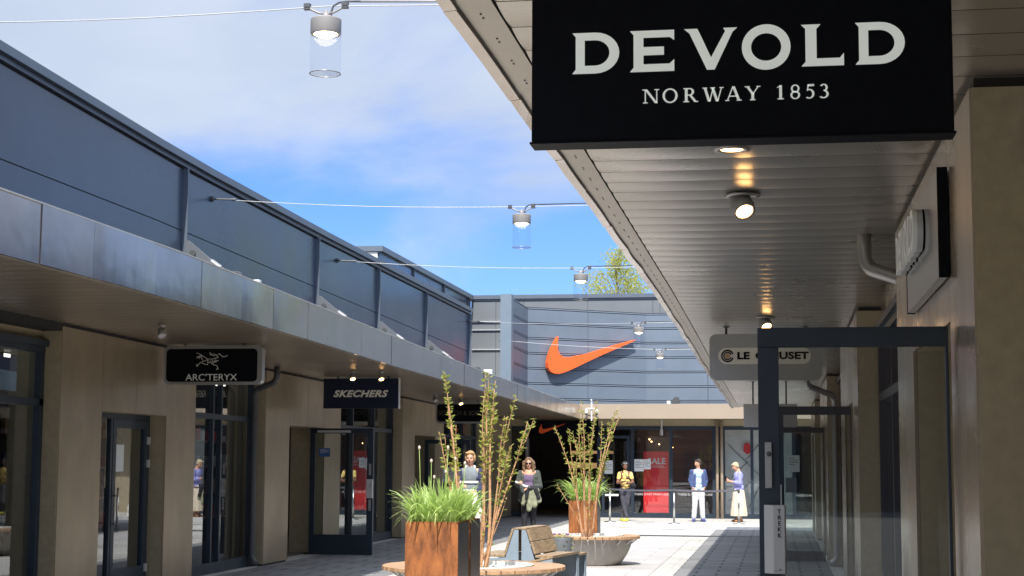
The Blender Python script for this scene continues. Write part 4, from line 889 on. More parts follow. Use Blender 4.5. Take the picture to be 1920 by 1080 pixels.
def round_bench(label, cx, cy, Rr, top=.47):
    t = thing('round_planter_bench', label, 'bench', (cx, cy, 0), 0, 'round concrete planters with wooden seat rings')
    rb = Rr*.84; hh = top-.05
    prof = [(rb*.62, 0.0), (rb*.70, .02)]+[(rb*(.70+.28*math.sin(math.pi/2*i/7)), .02+(hh-.02)*(i/7)) for i in range(1, 8)]+[(rb*.90, hh), (rb*.86, hh-.12), (.001, hh-.12)]
    b = MB().lathe(prof, (cx, cy, 0), 56).build('concrete_bowl', M['conc'], t, True); e = b.modifiers.new('es', 'EDGE_SPLIT'); e.split_angle = R(40)
    ws = MB(); n = 40; ri = Rr*.66
    for i in range(n):
        a0 = 2*math.pi*i/n+.010; a1 = 2*math.pi*(i+1)/n-.010
        p = [(cx+ri*math.cos(a0), cy+ri*math.sin(a0)), (cx+Rr*math.cos(a0), cy+Rr*math.sin(a0)), (cx+Rr*math.cos(a1), cy+Rr*math.sin(a1)), (cx+ri*math.cos(a1), cy+ri*math.sin(a1))]
        ws.prism(p, (0, 0, top-.045), X_, Y_, Z_, .045)
    bevel(ws.build('seat_ring', M['wood'], t), .006)
    MB().lathe([(ri-.01, top-.10), (ri-.01, top+.012), (ri-.05, top+.012), (ri-.05, top-.10)], (cx, cy, 0), 56, closed=True).build('inner_rim', M['rimwhite'], t)
    MB().lathe([(.0001, top-.02), (ri-.05, top-.03)], (cx, cy, 0), 40).build('planting_bed', M['rimwhite'], t)
    # brackets
    br = MB()
    for i in range(16):
        a = 2*math.pi*i/16; c, s = math.cos(a), math.sin(a); r0, r1 = rb*.95, Rr*.93
        MB().tube([(cx+r0*c, cy+r0*s, top-.13), (cx+r1*c, cy+r1*s, top-.052)], .012, 6).build('seat_bracket', M['lgrey'], t)
    return t
round_bench('near round wooden seat ring round the nearer young tree, behind the orange planter', -3.46, 18.55, 1.05)
round_bench('far round wooden seat ring on a grey concrete bowl round the far young tree', -2.985, 26.5, .765)

def young_tree(label, cx, cy, z, H, spread, seed, nst, bias=0, ls=.5, stems=None):
    rnd = random.Random(seed); t = thing('young_tree', label, 'tree', (cx, cy, z), 0, 'multi stemmed young trees'); st = MB(); lf = MB()
    def leaf(p, d, s):
        d = d.normalized(); a = Vector((rnd.uniform(-1, 1), rnd.uniform(-1, 1), rnd.uniform(-1, 1))); x = d.cross(a).normalized(); n = d.cross(x)
        lf.add([p, p+d*s*.45+x*s*.20-n*s*.04, p+d*s-n*s*.12, p+d*s*.45-x*s*.20-n*s*.04, p+d*s*.5+n*s*.03], [(0, 1, 4), (1, 2, 4), (2, 3, 4), (3, 0, 4)])
    def branch(p0, az, reach, h, r0, r1, leafy, lv=0, ex=None):
        n = 12; pts = []; w1, w2 = rnd.uniform(-1, 1), rnd.uniform(-1, 1)
        for i in range(n+1):
            s_ = i/n; rr = reach*(s_**ex if ex else s_**1.0 if lv else (s_*.35+.65*s_**1.6)); wob = .02*math.sin(6*s_+w1*3)*h/2
            pts.append(Vector(p0)+Vector((math.cos(az)*rr+wob+(bias*s_**1.5 if not lv else 0), math.sin(az)*rr+wob*w2, h*(s_-.06*s_*s_*abs(reach)/max(h, .1)))))
        st.tube(pts, r0, 7, r1)
        L = (pts[-1]-pts[0]).length; m = int(L*leafy*31)
        for _ in range(m):
            s_ = rnd.uniform(ls if not lv else ls*.6, 1.0); i = min(n-1, int(s_*n)); q = pts[i].lerp(pts[i+1], s_*n-i); d = (pts[i+1]-pts[i]).normalized()
            o_ = Vector((rnd.gauss(0, 1), rnd.gauss(0, 1), rnd.gauss(0, .35))).normalized(); leaf(q, o_*.9+d*.55-Z_*.25*rnd.random(), rnd.uniform(.050, .088)*(.9 if s_ < .95 else .7))
        return pts
    for i in range(len(stems) if stems else nst):
        az = 2*math.pi*i/nst+rnd.uniform(-.5, .5); reach = spread*rnd.uniform(.25, 1.0); h = H*rnd.uniform(.66, 1.0)*(1-.12*(reach/spread)); ex = None
        if stems: az, reach, h, ex = R(stems[i][0]), stems[i][1], H*stems[i][2], stems[i][3]
        b = (cx+math.cos(az)*.05, cy+math.sin(az)*.05, z-.05)
        pts = branch(b, az, reach, h, .020*rnd.uniform(.7, 1.2), .003, 1.0, 0, ex)
        for j in range(rnd.choice((1, 1, 2))):
            k_ = rnd.randint(3, 8); branch(pts[k_], az+rnd.gauss(0, .45 if stems else 1.0), reach*rnd.uniform(.25, .6), h*(1-k_/13)*rnd.uniform(.6, .95), .008, .002, 1.25, 1)
    for i in range(3):
        az = rnd.uniform(0, 6.28); branch((cx, cy, z), az, spread*.8, H*.35, .008, .003, .35, 1)
    st.build('stem', M['bark'], t, True); lf.build('leaves', M['leaf'], t)
    return t
young_tree('nearer young tree with reddish stems rising behind the orange planter', -3.345, 18.35, .45, 2.35, .46, 24, 9, 0, .50,
           [(182, .36, .97, .45), (170, .33, .80, .5), (200, .42, .68, .5), (80, .10, .98, .9), (15, .10, .93, .8), (-70, .16, .84, .9), (-12, .36, .86, 1.1), (24, .50, .74, 1.2), (-30, .40, .62, 1.1)])
young_tree('far young tree with reddish stems in the far round bench', -3.02, 26.0, .45, 2.52, .60, 33, 6, 0, .42)
# litter of small pegs on the near rim is skipped; back-to-back bench
t = thing('park_bench', 'blue grey steel bench with weathered wooden backrests between the two round seats', 'bench', (-3.15, 20.9, 0), R(-8), None)
def side(mb, y):
    mb.prism([(-.62, .0), (-.56, .0), (-.52, .42), (-.20, .42), (-.085, .79), (-.012, .79), (-.04, .0), (.04, .0), (.012, .79), (.075, .79), (.20, .42), (.52, .44), (.56, 0), (.62, 0), (.60, .46), (.2, .46), (.09, .80), (-.09, .80), (-.2, .46), (-.60, .46)], (0, y, 0), X_, Z_, Y_, .008) if False else None
    mb.prism([(-.60, .0), (-.14, .0), (-.02, .0), (-.02, .80), (-.075, .80), (-.19, .45), (-.60, .43)], (0, y, 0), X_, Z_, Y_, .01)
    mb.prism([(.02, .0), (.60, .0), (.60, .45), (.19, .43), (.075, .80), (.02, .80)], (0, y, 0), X_, Z_, Y_, .01)
for y in (-.50, .49): b = MB(); side(b, y); b.build('side_panel', M['bluesteel'], t, local=True)
for a_ in (-.49, .44): MB().box(.590, .60, a_, a_+.05, .0, .43).build('leg', M['bluesteel'], t)
MB().box(.02, .03, -.488, .488, .1, .35).build('frame', M['bluesteel'], t)
for s in (-1, 1):
    sl_ = MB()
    for i in range(3):
        a, b_ = sorted((s*(.20+i*.14), s*(.20+i*.14+.132))); sl_.box(a, b_, -.50, .50, .455, .485)
    bevel(sl_.build('seat', M['woodold'], t), .004)
    bs = MB(); nd_ = Vector((s*.115, 0, -.345)).normalized(); nn = Vector((s*.345, 0, .115)).normalized()
    for i in range(2):
        p0 = Vector((s*.082, 0, .800))+nd_*(i*.165); p1 = p0+nd_*.158
        q = [p0, p1, p1+nn*.03, p0+nn*.03]
        bs.hexa([v+Vector((0, -.50, 0)) for v in q]+[v+Vector((0, .50, 0)) for v in q])
    bevel(bs.build('backrest', M['woodold'], t), .004)
MB().box(-.085, .085, -.505, .505, .803, .822).build('top_board', M['woodold'], t)
# second bench, nearer and to the right: its low seat end is seen past the near ring
t = thing('park_bench', 'low blue grey steel bench end with thin wooden top right of the near ring', 'bench', (-2.74, 19.25, 0), R(-10), None)
for y in (-.02, 1.05): b = MB(); b.prism([(-.52, 0), (.10, 0), (.10, .52), (-.10, .50), (-.52, .38)], (0, y, 0), X_, Z_, Y_, .012); b.build('side_panel', M['bluesteel'], t)
MB().hexa([(-.52, -.03, .385), (.11, -.03, .525), (.11, 1.07, .525), (-.52, 1.07, .385), (-.52, -.03, .405), (.11, -.03, .550), (.11, 1.07, .550), (-.52, 1.07, .405)]).build('seat', M['woodold'], t)
MB().box(.088, .098, 0, .05, 0, .50).build('leg', M['bluesteel'], t); MB().box(.088, .098, .99, 1.045, 0, .50).build('leg', M['bluesteel'], t)
# pot
t = thing('flower_pot', 'round grey pot with small trailing green plants beside the far round bench', 'plant pot', (-3.16, 23.9, 0))
MB().lathe([(.11, 0), (.12, .01), (.17, .54), (.165, .55), (.150, .55), (.145, .48), (.0001, .48)], (-3.16, 23.9, 0), 36).build('pot', mat('grey_pot', (.11, .12, .13), .6, var=.12, vscale=6), t, True)
lf = MB(); rnd = random.Random(5)
for i in range(240):
    a = rnd.uniform(0, 6.28); r = .18*math.sqrt(rnd.random()); p = Vector((-3.16+r*math.cos(a), 23.9+r*math.sin(a), .51+rnd.uniform(0, .08)-(.15*rnd.random() if r > .15 and math.cos(a) > .3 else 0)))
    d = Vector((rnd.gauss(0, 1), rnd.gauss(0, 1), rnd.gauss(.3, .6))).normalized(); x = d.cross(Z_).normalized(); s = rnd.uniform(.02, .04); lf.add([p, p+d*s*.5+x*s*.3, p+d*s, p+d*s*.5-x*s*.3], [(0, 1, 2, 3)])
lf.build('leaves', M['leaf'], t)
for i in range(9): a = rnd.uniform(0, 6.28); MB().ell((-3.16+.11*math.cos(a), 23.9+.11*math.sin(a), .595), (.016, .016, .012), 8, 5).build('flower', M['purple'], t)

# queue barrier
bl = ['queue barrier post behind the far rusty planter', 'middle queue barrier post in front of the red poster', 'queue barrier post in front of the woman in the long cream skirt']
bp = [(-4.62, 45.2), (-2.80, 44.4), (-1.075, 44.6)]; first = None
for i, (x, y) in enumerate(bp):
    if first is None:
        first = thing('queue_post', '', 'barrier', (x, y, 0), 0, 'chrome queue barrier posts', local=True)
        MB().lathe([(.17, 0), (.17, .012), (.15, .022), (.04, .035), (.03, .05)], seg=36).build('base', M['chrome'], first, True)
        MB().lathe([(.026, .04), (.026, .86)], seg=18).build('post', M['chrome'], first, True)
        MB().lathe([(.034, .85), (.034, .93), (.028, .94), (.0001, .942)], seg=18).build('belt_cassette', M['dgrey'], first, True)
        o = first
    else: o = dup(first)
    o.location = (x, y, 0); o['label'] = bl[i]
for (a, b), lab in zip(zip(bp, bp[1:]), ('dark belt stretched between the left and middle queue posts', 'dark belt stretched between the middle and right queue posts')):
    n = 10; vs = []
    for i in range(n+1):
        t_ = i/n; x = a[0]+(b[0]-a[0])*t_; y = a[1]+(b[1]-a[1])*t_; z = .905-.025*math.sin(math.pi*t_)
        vs += [(x, y-.002, z-.025), (x, y-.002, z+.025), (x, y+.002, z+.025), (x, y+.002, z-.025)]
    fs = [(4*i+q, 4*i+(q+1) % 4, 4*i+4+(q+1) % 4, 4*i+4+q) for i in range(n) for q in range(4)]
    tag(MB().add(vs, fs).build('barrier_belt', M['belt']), lab, 'belt', 'barrier belts')

# ------------------------------------------------------------------ tree behind the end shop
def birch(label, x, y, H, cw, seed):
    rnd = random.Random(seed); t = thing('birch_tree', label, 'tree', (x, y, 0)); tr = MB(); lf = MB()
    tr.tube([(x, y, 0), (x+.1, y, H*.4), (x-.05, y, H*.75), (x+.1, y, H*.985)], .16, 8, .02)
    for i in range(120):
        a = rnd.uniform(0, 6.28); zt = rnd.uniform(.45, 1.0)*H; k_ = min(1, ((1.02-zt/H)/.26))**.42; L = cw*k_*rnd.uniform(.35, 1.0)
        tip = Vector((x+math.cos(a)*L, y+math.sin(a)*L, zt)); b0 = Vector((x, y, max(H*.3, zt-L*.9-.4)))
        mid = b0.lerp(tip, .6)+Z_*.2; tr.tube([b0, mid, tip, tip+Vector((math.cos(a)*.15, math.sin(a)*.15, -.5))], .022, 5, .004)
        for k2_ in range(85):
            q = mid.lerp(tip, rnd.uniform(0, 1.15))+Vector((rnd.gauss(0, .20), rnd.gauss(0, .20), -abs(rnd.gauss(0, .42))+.08)); d = Vector((rnd.gauss(0, 1), rnd.gauss(0, 1), rnd.gauss(-.6, .6))).normalized(); u_ = d.cross(Vector((rnd.random(), rnd.random(), rnd.random()))).normalized(); s2 = rnd.uniform(.07, .13)
            lf.add([q, q+d*s2*.5+u_*s2*.36, q+d*s2, q+d*s2*.5-u_*s2*.36], [(0, 1, 2, 3)])
    tr.build('trunk', M['barkb'], t, True); lf.build('crown', M['birch'], t)
birch('tall birch with thin yellow green spring leaves rising behind the flat roof', -7.35, 75, 11.7, 2.05, 4)

def dense(label, x, y, H, cw, seed):
    rnd = random.Random(seed); t = thing('leafy_tree', label, 'tree', (x, y, 0)); tr = MB(); lf = MB()
    tr.tube([(x, y, 0), (x+.2, y, H*.4), (x, y, H*.9)], .22, 8, .05)
    for i in range(30):
        a = rnd.uniform(0, 6.28); z0 = H*rnd.uniform(.25, .8); L = cw*rnd.uniform(.5, 1)*(1.1-.6*z0/H); tr.tube([(x, y, z0), (x+math.cos(a)*L, y+math.sin(a)*L, z0+L*.5)], .05, 5, .01)
        for k_ in range(170):
            q = Vector((x+math.cos(a)*L*.8, y+math.sin(a)*L*.8, z0+L*.4))+Vector((rnd.gauss(0, cw*.2), rnd.gauss(0, cw*.2), rnd.gauss(0, .8))); d = Vector((rnd.gauss(0, 1), rnd.gauss(0, 1), rnd.gauss(0, 1))).normalized(); u_ = d.cross(Z_).normalized()
            lf.add([q, q+d*.2+u_*.14, q+d*.4, q+d*.2-u_*.14], [(0, 1, 2, 3)])
    tr.build('trunk', M['barkb'], t, True); lf.build('crown', M['leaf'], t)
dense('broad green tree far beyond the right shop row, mirrored in the left canopy edge', 11.5, 80, 15, 7.0, 3)
dense('second broad green tree farther off behind the right shop row', 15.5, 106, 18, 8.0, 6)

# ------------------------------------------------------------------ people
def blob(mb, name, m, parent, voxel=.010, sm=3, tex=0):
    o = mb.build(name, m, parent, local=True)
    r = o.modifiers.new('r', 'REMESH'); r.mode = 'VOXEL'; r.voxel_size = voxel; r.use_smooth_shade = True
    if sm: s = o.modifiers.new('s', 'SMOOTH'); s.iterations = sm; s.factor = .5
    if tex:
        tx = bpy.data.textures.get('folds') or bpy.data.textures.new('folds', 'CLOUDS'); tx.noise_scale = .09
        d = o.modifiers.new('d', 'DISPLACE'); d.texture = tx; d.strength = tex; d.mid_level = .5
    dg = bpy.context.evaluated_depsgraph_get(); me = bpy.data.meshes.new_from_object(o.evaluated_get(dg)); old = o.data
    o.modifiers.clear(); o.data = me; bpy.data.meshes.remove(old); me.name = name
    if not me.materials: me.materials.append(m)
    me.shade_smooth(); return o
V = Vector
def hand(mb, wr, el, curl=.5, side=1, palm_n=None):
    wr = V(wr); d = (wr-V(el)).normalized(); n = V(palm_n) if palm_n else V((-side, 0, 0)); n = (n-d*n.dot(d)).normalized(); x = d.cross(n)*side
    c = wr+d*.045; T = Matrix((( x.x, n.x, d.x, 0), (x.y, n.y, d.y, 0), (x.z, n.z, d.z, 0), (0, 0, 0, 1)))
    mb.ell(c, (.040, .016, .052), 12, 8, T); mb.cap(wr-d*.02, wr+d*.02, .026, .024)
    for i, (of, ln) in enumerate(((-.028, .068), (-.010, .078), (.009, .074), (.027, .058))):
        a = wr+d*.082+x*of; b = a+(d*math.cos(curl*.6)+n*math.sin(curl*.6))*ln*.5; e = b+(d*math.cos(curl*1.5)+n*math.sin(curl*1.5))*ln*.5
        mb.cap(a, b, .0098, .0088, 8); mb.cap(b, e, .0088, .0072, 8)
    a = wr+d*.025-x*.032; b = a+(d*.7-x*.6+n*.3).normalized()*.035; e = b+(d*.85+n*.4).normalized()*.03
    mb.cap(a, b, .0125, .0105, 8); mb.cap(b, e, .0105, .0085, 8)
def head(t, body, c, yaw, pitch, skin, hair, hairspec, glasses=None, roll=0):
    """adds the head to the body blob and hangs eyes, mouth and hair below it; c = head centre"""
    Rm = Matrix.Rotation(yaw, 4, 'Z') @ Matrix.Rotation(pitch, 4, 'X') @ Matrix.Rotation(roll, 4, 'Y'); T = Matrix.Translation(V(c)) @ Rm
    P = lambda x, y, z: T @ V((x, y, z))
    body.ell(P(0, .012, .022), (.073, .092, .088), 18, 12, Rm); body.ell(P(0, -.018, -.045), (.056, .064, .066), 16, 10, Rm); body.ell(P(0, -.05, -.088), (.026, .026, .022), 12, 8, Rm)
    body.cap(P(0, -.082, .018), P(0, -.104, -.022), .009, .014, 8); body.ell(P(0, -.096, -.026), (.017, .012, .010), 8, 6, Rm)
    body.ell(P(0, -.076, .026), (.052, .014, .010), 10, 6, Rm)
    for s in (-1, 1): body.ell(P(s*.075, .012, -.006), (.009, .018, .032), 10, 8, Rm); body.ell(P(s*.040, -.062, -.030), (.022, .020, .022), 10, 8, Rm)
    def finish(b_):
        ey = MB()
        for s in (-1, 1): ey.ell(P(s*.030, -.078, .006), (.012, .010, .008), 10, 6, Rm)
        if not glasses: ey.build('eye', M['eyewhite'], b_, True, local=True); ir = MB(); [ir.ell(P(s*.030, -.0865, .006), (.006, .003, .006), 8, 5, Rm) for s in (-1, 1)]; ir.build('iris', M['hairdark'], b_, True, local=True)
        mo = MB().ell(P(0, -.0825, -.056), (.022, .010, .0065), 10, 6, Rm); mo.build('mouth', M['lips'], b_, True, local=True)
        if glasses == 'sun':
            g = MB(); 
            for s in (-1, 1): g.ell(P(s*.033, -.093, .008), (.031, .008, .022), 16, 8, Rm); g.tube([P(s*.062, -.088, .012), P(s*.080, -.03, .012), P(s*.079, .02, .008)], .003, 6)
            g.tube([P(-.01, -.098, .012), P(.01, -.098, .012)], .003, 6); g.build('sunglasses', M['lensblack'], b_, True, local=True)
        if glasses == 'top':
            g = MB()
            for s in (-1, 1): g.ell(P(s*.032, -.070, .085), (.028, .012, .020), 14, 8, Rm)
            g.tube([P(-.06, -.05, .085), P(0, -.085, .086), P(.06, -.05, .085)], .004, 6); g.build('glasses_on_head', M['silver'], b_, True, local=True)
        h = MB(); hairspec(h, P, Rm); blob(h, 'hair', hair, t, .008, 2, .012)
    return finish
def hair_short(h, P, Rm):
    h.ell(P(0, .025, .042), (.082, .096, .086), 18, 12, Rm); h.ell(P(0, .055, -.005), (.074, .062, .075), 14, 10, Rm)
    for s in (-1, 1): h.ell(P(s*.066, .025, .012), (.018, .045, .045), 10, 8, Rm)
    for x in (-.05, -.02, .015, .045): h.ell(P(x, -.052, .088), (.028, .030, .020), 10, 6, Rm)
def hair_puffy(h, P, Rm):
    hair_short(h, P, Rm)
    rr = random.Random(2)
    for i in range(26): a = rr.uniform(0, math.pi*2); e = rr.uniform(.1, 1.3); x, y, z = math.cos(a)*math.cos(e), math.sin(a)*math.cos(e), math.sin(e)
    for i in range(34):
        a = rr.uniform(-.5, math.pi+.5); e = rr.uniform(-.3, 1.3); h.ell(P(math.cos(a)*math.cos(e)*.088, .02+math.sin(a)*math.cos(e)*.09, .03+math.sin(e)*.088), (.026, .026, .024), 8, 6, Rm)
def hair_bob(h, P, Rm):
    hair_short(h, P, Rm); h.ell(P(0, .065, -.02), (.080, .055, .085), 14, 10, Rm)
    for s in (-1, 1): h.ell(P(s*.072, .02, .0), (.022, .055, .062), 10, 8, Rm)
def hair_long(h, P, Rm):
    h.ell(P(0, .028, .046), (.090, .098, .086), 18, 12, Rm); h.ell(P(0, .07, -.05), (.098, .055, .13), 16, 12, Rm); rr = random.Random(6)
    for s in (-1, 1):
        h.cap(P(s*.020, -.035, .112), P(s*.082, -.03, .03), .026, .030); h.cap(P(s*.084, -.022, .03), P(s*.108, -.012, -.085), .030, .040); h.cap(P(s*.108, -.012, -.085), P(s*.092, -.035, -.155), .040, .022)
        for i in range(12): h.ell(P(s*rr.uniform(.085, .135), rr.uniform(-.05, .06), rr.uniform(-.16, .04)), (.020, .022, .028), 8, 6, Rm)
def stand(x, y, label, rz=0, sc=1):
    t = thing('person', label, 'person', (x, y, .006), rz, 'people in the mall', local=True); t.scale = (sc, sc, sc); return t
def legs(mb, hip, knee, ank, r=(.092, .060, .042), extra=0):
    for h, k_, a in zip(hip, knee, ank): mb.cap(h, k_, r[0]+extra, r[1]+extra, 14); mb.cap(k_, a, r[1]+extra, r[2]+extra, 14)
def shoes(t, ank, m, yaw=(0, 0), s=1.0, nm='shoe'):
    for a, yw in zip(ank, yaw):
        mb = MB(); d = V((math.sin(yw), -math.cos(yw), 0)); a = V(a); f = V((a.x, a.y, 0))
        mb.cap(f+V((0, 0, .045))-d*.04, f+d*.15+V((0, 0, .035)), .042*s, .032*s, 12); mb.cap(f+V((0, 0, .09)), f+V((0, 0, .05)), .042, .045, 10); mb.cap(f+d*.06+V((0, 0, .045)), f+d*.12+V((0, 0, .035)), .044*s, .040*s, 12)
        lo = min(v.z for v in mb.v)
        for v in mb.v: v.z = max(v.z, .004)
        blob(mb, nm, m, t, .008, 2)

def torso(mb, sh=.19, hip=.155, dz=0, fat=1.0, top=1.45):
    mb.ell((0, .005, 1.33+dz), (sh*.83, .105*fat, .17), 18, 12); mb.ell((0, 0, 1.14+dz), (.135*fat, .095*fat, .16), 18, 12); mb.ell((0, .01, .98+dz), (hip, .11*fat, .13), 18, 12)
    mb.cap((-sh*.72, .01, 1.415+dz), (sh*.72, .01, 1.415+dz), .055, .055, 12); mb.cap((0, .01, 1.43+dz), (0, .012, 1.50+dz), .065, .055, 12)

HIP = [(-.085, 0, .92), (.085, 0, .92)]
# 1. person with phone-side stance behind the planter: dark open cardigan, striped top, white bag
t = stand(-5.30, 28.0, 'person in dark cardigan and striped top holding white bag behind near young tree', R(8), 1.04)
kn = [(-.10, -.03, .50), (.10, .0, .50)]; an = [(-.11, .0, .09), (.12, .02, .09)]
b = MB(); torso(b, .17, .14); legs(b, HIP, kn, an, (.080, .050, .036)); b.cap((0, .012, 1.46), (0, 0, 1.56), .052, .050)
shl, elL, wrL = (-.165, .01, 1.41), (-.20, -.03, 1.15), (-.12, -.23, 1.18); shr, elR, wrR = (.165, .01, 1.41), (.215, -.01, 1.14), (.09, -.23, 1.08)
for s_, e_, w_ in ((shl, elL, wrL), (shr, elR, wrR)): b.cap(s_, e_, .046, .038); b.cap(e_, w_, .038, .027)
hand(b, wrL, elL, .7, -1, (0, 0, -1)); hand(b, wrR, elR, .8, 1, (0, 0, -1))
fin = head(t, b, (0, -.01, 1.635), R(-6), R(4), M['skin'], M['hairblond'], hair_bob); body = blob(b, 'body', M['skin'], t, .0085); fin(body)
c = MB(); torso(c, .185, .155, fat=1.08); c.cap(shl, (-.22, 0, 1.30), .056, .052); c.cap(shr, (.225, 0, 1.30), .056, .052); blob(c, 'striped_top', M['knitgrey'], t, .011, 3, .012)
st_ = MB()
for z in (1.10, 1.24): st_.lathe([(1.0, -.018), (1.0, .018)], (0, 0, z), 30, .150, .119)
st_.f = [f for f in st_.f if len(f) == 4]; st_.build('white_stripe', M['bagwhite'], t, True, local=True)
c = MB(); c.cap(shl, elL, .064, .056); c.cap(elL, V(elL).lerp(V(wrL), .7), .054, .046); c.cap(shr, elR, .064, .056); c.cap(elR, V(elR).lerp(V(wrR), .75), .054, .046)
for s in (-1, 1):
    c.cap((s*.145, .02, 1.40), (s*.135, .03, 1.0), .056, .060); c.cap((s*.135, .03, 1.0), (s*.14, .03, .86), .060, .052); c.cap((s*.09, .05, 1.43), (s*.11, -.045, 1.30), .035, .035)
c.ell((0, .075, 1.18), (.17, .055, .30), 16, 10); blob(c, 'cardigan', M['cardnavy'], t, .011, 3, .016)
c = MB(); c.cap((-.07, .045, 1.49), (-.055, -.06, 1.40), .022, .020); c.cap((.07, .045, 1.49), (.055, -.06, 1.40), .022, .020); c.cap((-.07, .05, 1.50), (.07, .05, 1.50), .024, .024); blob(c, 'collar', M['bagwhite'], t, .009, 2)
c = MB(); legs(c, HIP, kn, an, (.098, .074, .062)); c.ell((0, .01, .96), (.158, .115, .11)); blob(c, 'trousers', M['trouwhite'], t, .012, 3, .014)
c = MB(); c.hexa([(-.12, -.36, .62), (.20, -.36, .58), (.20, -.22, .58), (-.12, -.22, .62), (-.02, -.33, 1.06), (.12, -.33, 1.06), (.13, -.22, 1.06), (-.02, -.22, 1.06)]); c.ell((.05, -.29, .74), (.17, .085, .16)); blob(c, 'white_bag', M['bagwhite'], t, .013, 6, .035)
shoes(t, an, M['shoeblue'])

# 2. woman with long hair, sunglasses, paper roll, jackets over her arm
t = stand(-5.18, 34.0, 'woman in sunglasses with long wavy hair, coats over her arm and a rolled paper', R(4), 1.0)
kn = [(-.09, -.04, .48), (.09, .02, .48)]; an = [(-.09, -.01, .09), (.10, .06, .09)]
b = MB(); torso(b, .165, .14); legs(b, HIP, kn, an, (.080, .050, .036)); b.cap((0, .012, 1.46), (0, 0, 1.54), .046, .044)
shl, elL, wrL = (-.18, .01, 1.41), (-.25, -.04, 1.14), (-.19, -.26, 1.20); shr, elR, wrR = (.18, .01, 1.41), (.24, -.02, 1.13), (.03, -.24, 1.10)
for s_, e_, w_ in ((shl, elL, wrL), (shr, elR, wrR)): b.cap(s_, e_, .043, .035); b.cap(e_, w_, .035, .024)
hand(b, wrL, elL, 1.0, -1, (.6, 0, -.5)); hand(b, wrR, elR, .6, 1, (0, 0, -1))
fin = head(t, b, (0, -.015, 1.605), R(-2), R(2), M['skin'], M['hairbrown'], hair_long, 'sun'); body = blob(b, 'body', M['skin'], t, .0085); fin(body)
c = MB(); c.ell((0, .0, 1.30), (.152, .112, .145)); c.ell((0, 0, 1.12), (.140, .105, .19)); c.ell((0, .01, .98), (.16, .12, .10)); blob(c, 'top', M['toppurple'], t, .011, 3, .010)
c = MB(); c.cap(shl, elL, .062, .054); c.cap(elL, V(elL).lerp(V(wrL), .8), .052, .044); c.cap(shr, elR, .062, .054); c.cap(elR, V(elR).lerp(V(wrR), .7), .052, .044)
for s in (-1, 1):
    c.cap((s*.15, .02, 1.41), (s*.16, .0, 1.12), .060, .058); c.cap((s*.16, .0, 1.12), (s*.175, -.01, .86), .060, .062); c.cap((s*.075, .06, 1.46), (s*.12, -.055, 1.32), .036, .042); c.cap((s*.12, -.055, 1.32), (s*.13, -.07, 1.0), .036, .038)
c.ell((0, .08, 1.16), (.17, .055, .32)); blob(c, 'coat', M['coatdark'], t, .011, 3, .018)
c = MB(); c.cap((-.02, -.27, 1.10), (.20, -.16, 1.08), .05, .055)
for i, (x0, x1, z1, r_) in enumerate(((-.02, -.10, .78, .05), (.06, .02, .66, .06), (.12, .14, .74, .055), (.18, .24, .84, .05))): c.cap((x0, -.24, 1.06), (x1, -.22, z1), .048, r_)
blob(c, 'khaki_jacket', M['khaki'], t, .012, 3, .035)
c = MB(); c.cap((.02, -.30, 1.10), (.24, -.15, 1.10), .045, .05); c.cap((.16, -.27, 1.08), (.23, -.24, .88), .05, .045); c.cap((.00, -.30, 1.08), (-.03, -.29, .88), .04, .035); blob(c, 'dark_jacket', M['charcoal'], t, .012, 3, .03)
MB().tube([(-.26, -.30, 1.23), (-.06, -.31, 1.14), (.04, -.31, 1.11)], .020, 10, .024).build('rolled_paper', M['bagwhite'], t, True, local=True)
c = MB(); legs(c, HIP, kn, an, (.092, .062, .048)); c.ell((0, .01, .95), (.15, .11, .10)); blob(c, 'trousers', M['charcoal'], t, .012, 3, .01)
shoes(t, an, M['charcoal'])

# 3. woman in a yellow t-shirt, arms folded, legs crossed
t = stand(-4.27, 46.0, 'woman in yellow t-shirt and black leggings with folded arms by the shop front', R(6), .945)
kn = [(-.05, -.05, .49), (.06, .03, .49)]; an = [(.05, -.10, .09), (-.10, .06, .09)]
b = MB(); torso(b, .175, .15, fat=1.05); legs(b, HIP, kn, an, (.090, .058, .040)); b.cap((0, .012, 1.46), (0, 0, 1.56), .050, .048)
shl, elL, wrL = (-.165, .01, 1.40), (-.225, -.05, 1.13), (-.03, -.21, 1.17); shr, elR, wrR = (.165, .01, 1.40), (.225, -.05, 1.14), (.04, -.24, 1.11)
for s_, e_, w_ in ((shl, elL, wrL), (shr, elR, wrR)): b.cap(s_, e_, .052, .044); b.cap(e_, w_, .044, .030)
hand(b, wrL, elL, .5, -1, (0, 0, -1)); hand(b, wrR, elR, .5, 1, (0, 0, -1))
fin = head(t, b, (0, -.025, 1.63), R(4), R(12), M['skindark'], M['hairblack'], hair_puffy, 'top'); body = blob(b, 'body', M['skindark'], t, .0085); fin(body)
c = MB(); torso(c, .165, .145, fat=1.08)
c.cap(shl, V(shl).lerp(V(elL), .5), .060, .058); c.cap(shr, V(shr).lerp(V(elR), .5), .060, .058); blob(c, 't_shirt', M['yellow'], t, .011, 3, .014)
c = MB(); legs(c, HIP, kn, an, (.098, .068, .048)); c.ell((0, .01, .955), (.158, .118, .105)); blob(c, 'leggings', M['legging'], t, .011, 3, .006)
c = MB(); c.ell((.24, -.10, 1.04), (.10, .06, .075)); blob(c, 'shoulder_bag', M['blacktight'], t, .010, 3, .01)
MB().tube([(.22, -.10, 1.10), (.08, -.13, 1.28), (-.08, -.07, 1.47), (-.10, .06, 1.47)], .008, 6).build('bag_strap', M['blacktight'], t, True, local=True)
shoes(t, an, M['shoeyellow'], (R(-20), R(15)), 1.1)

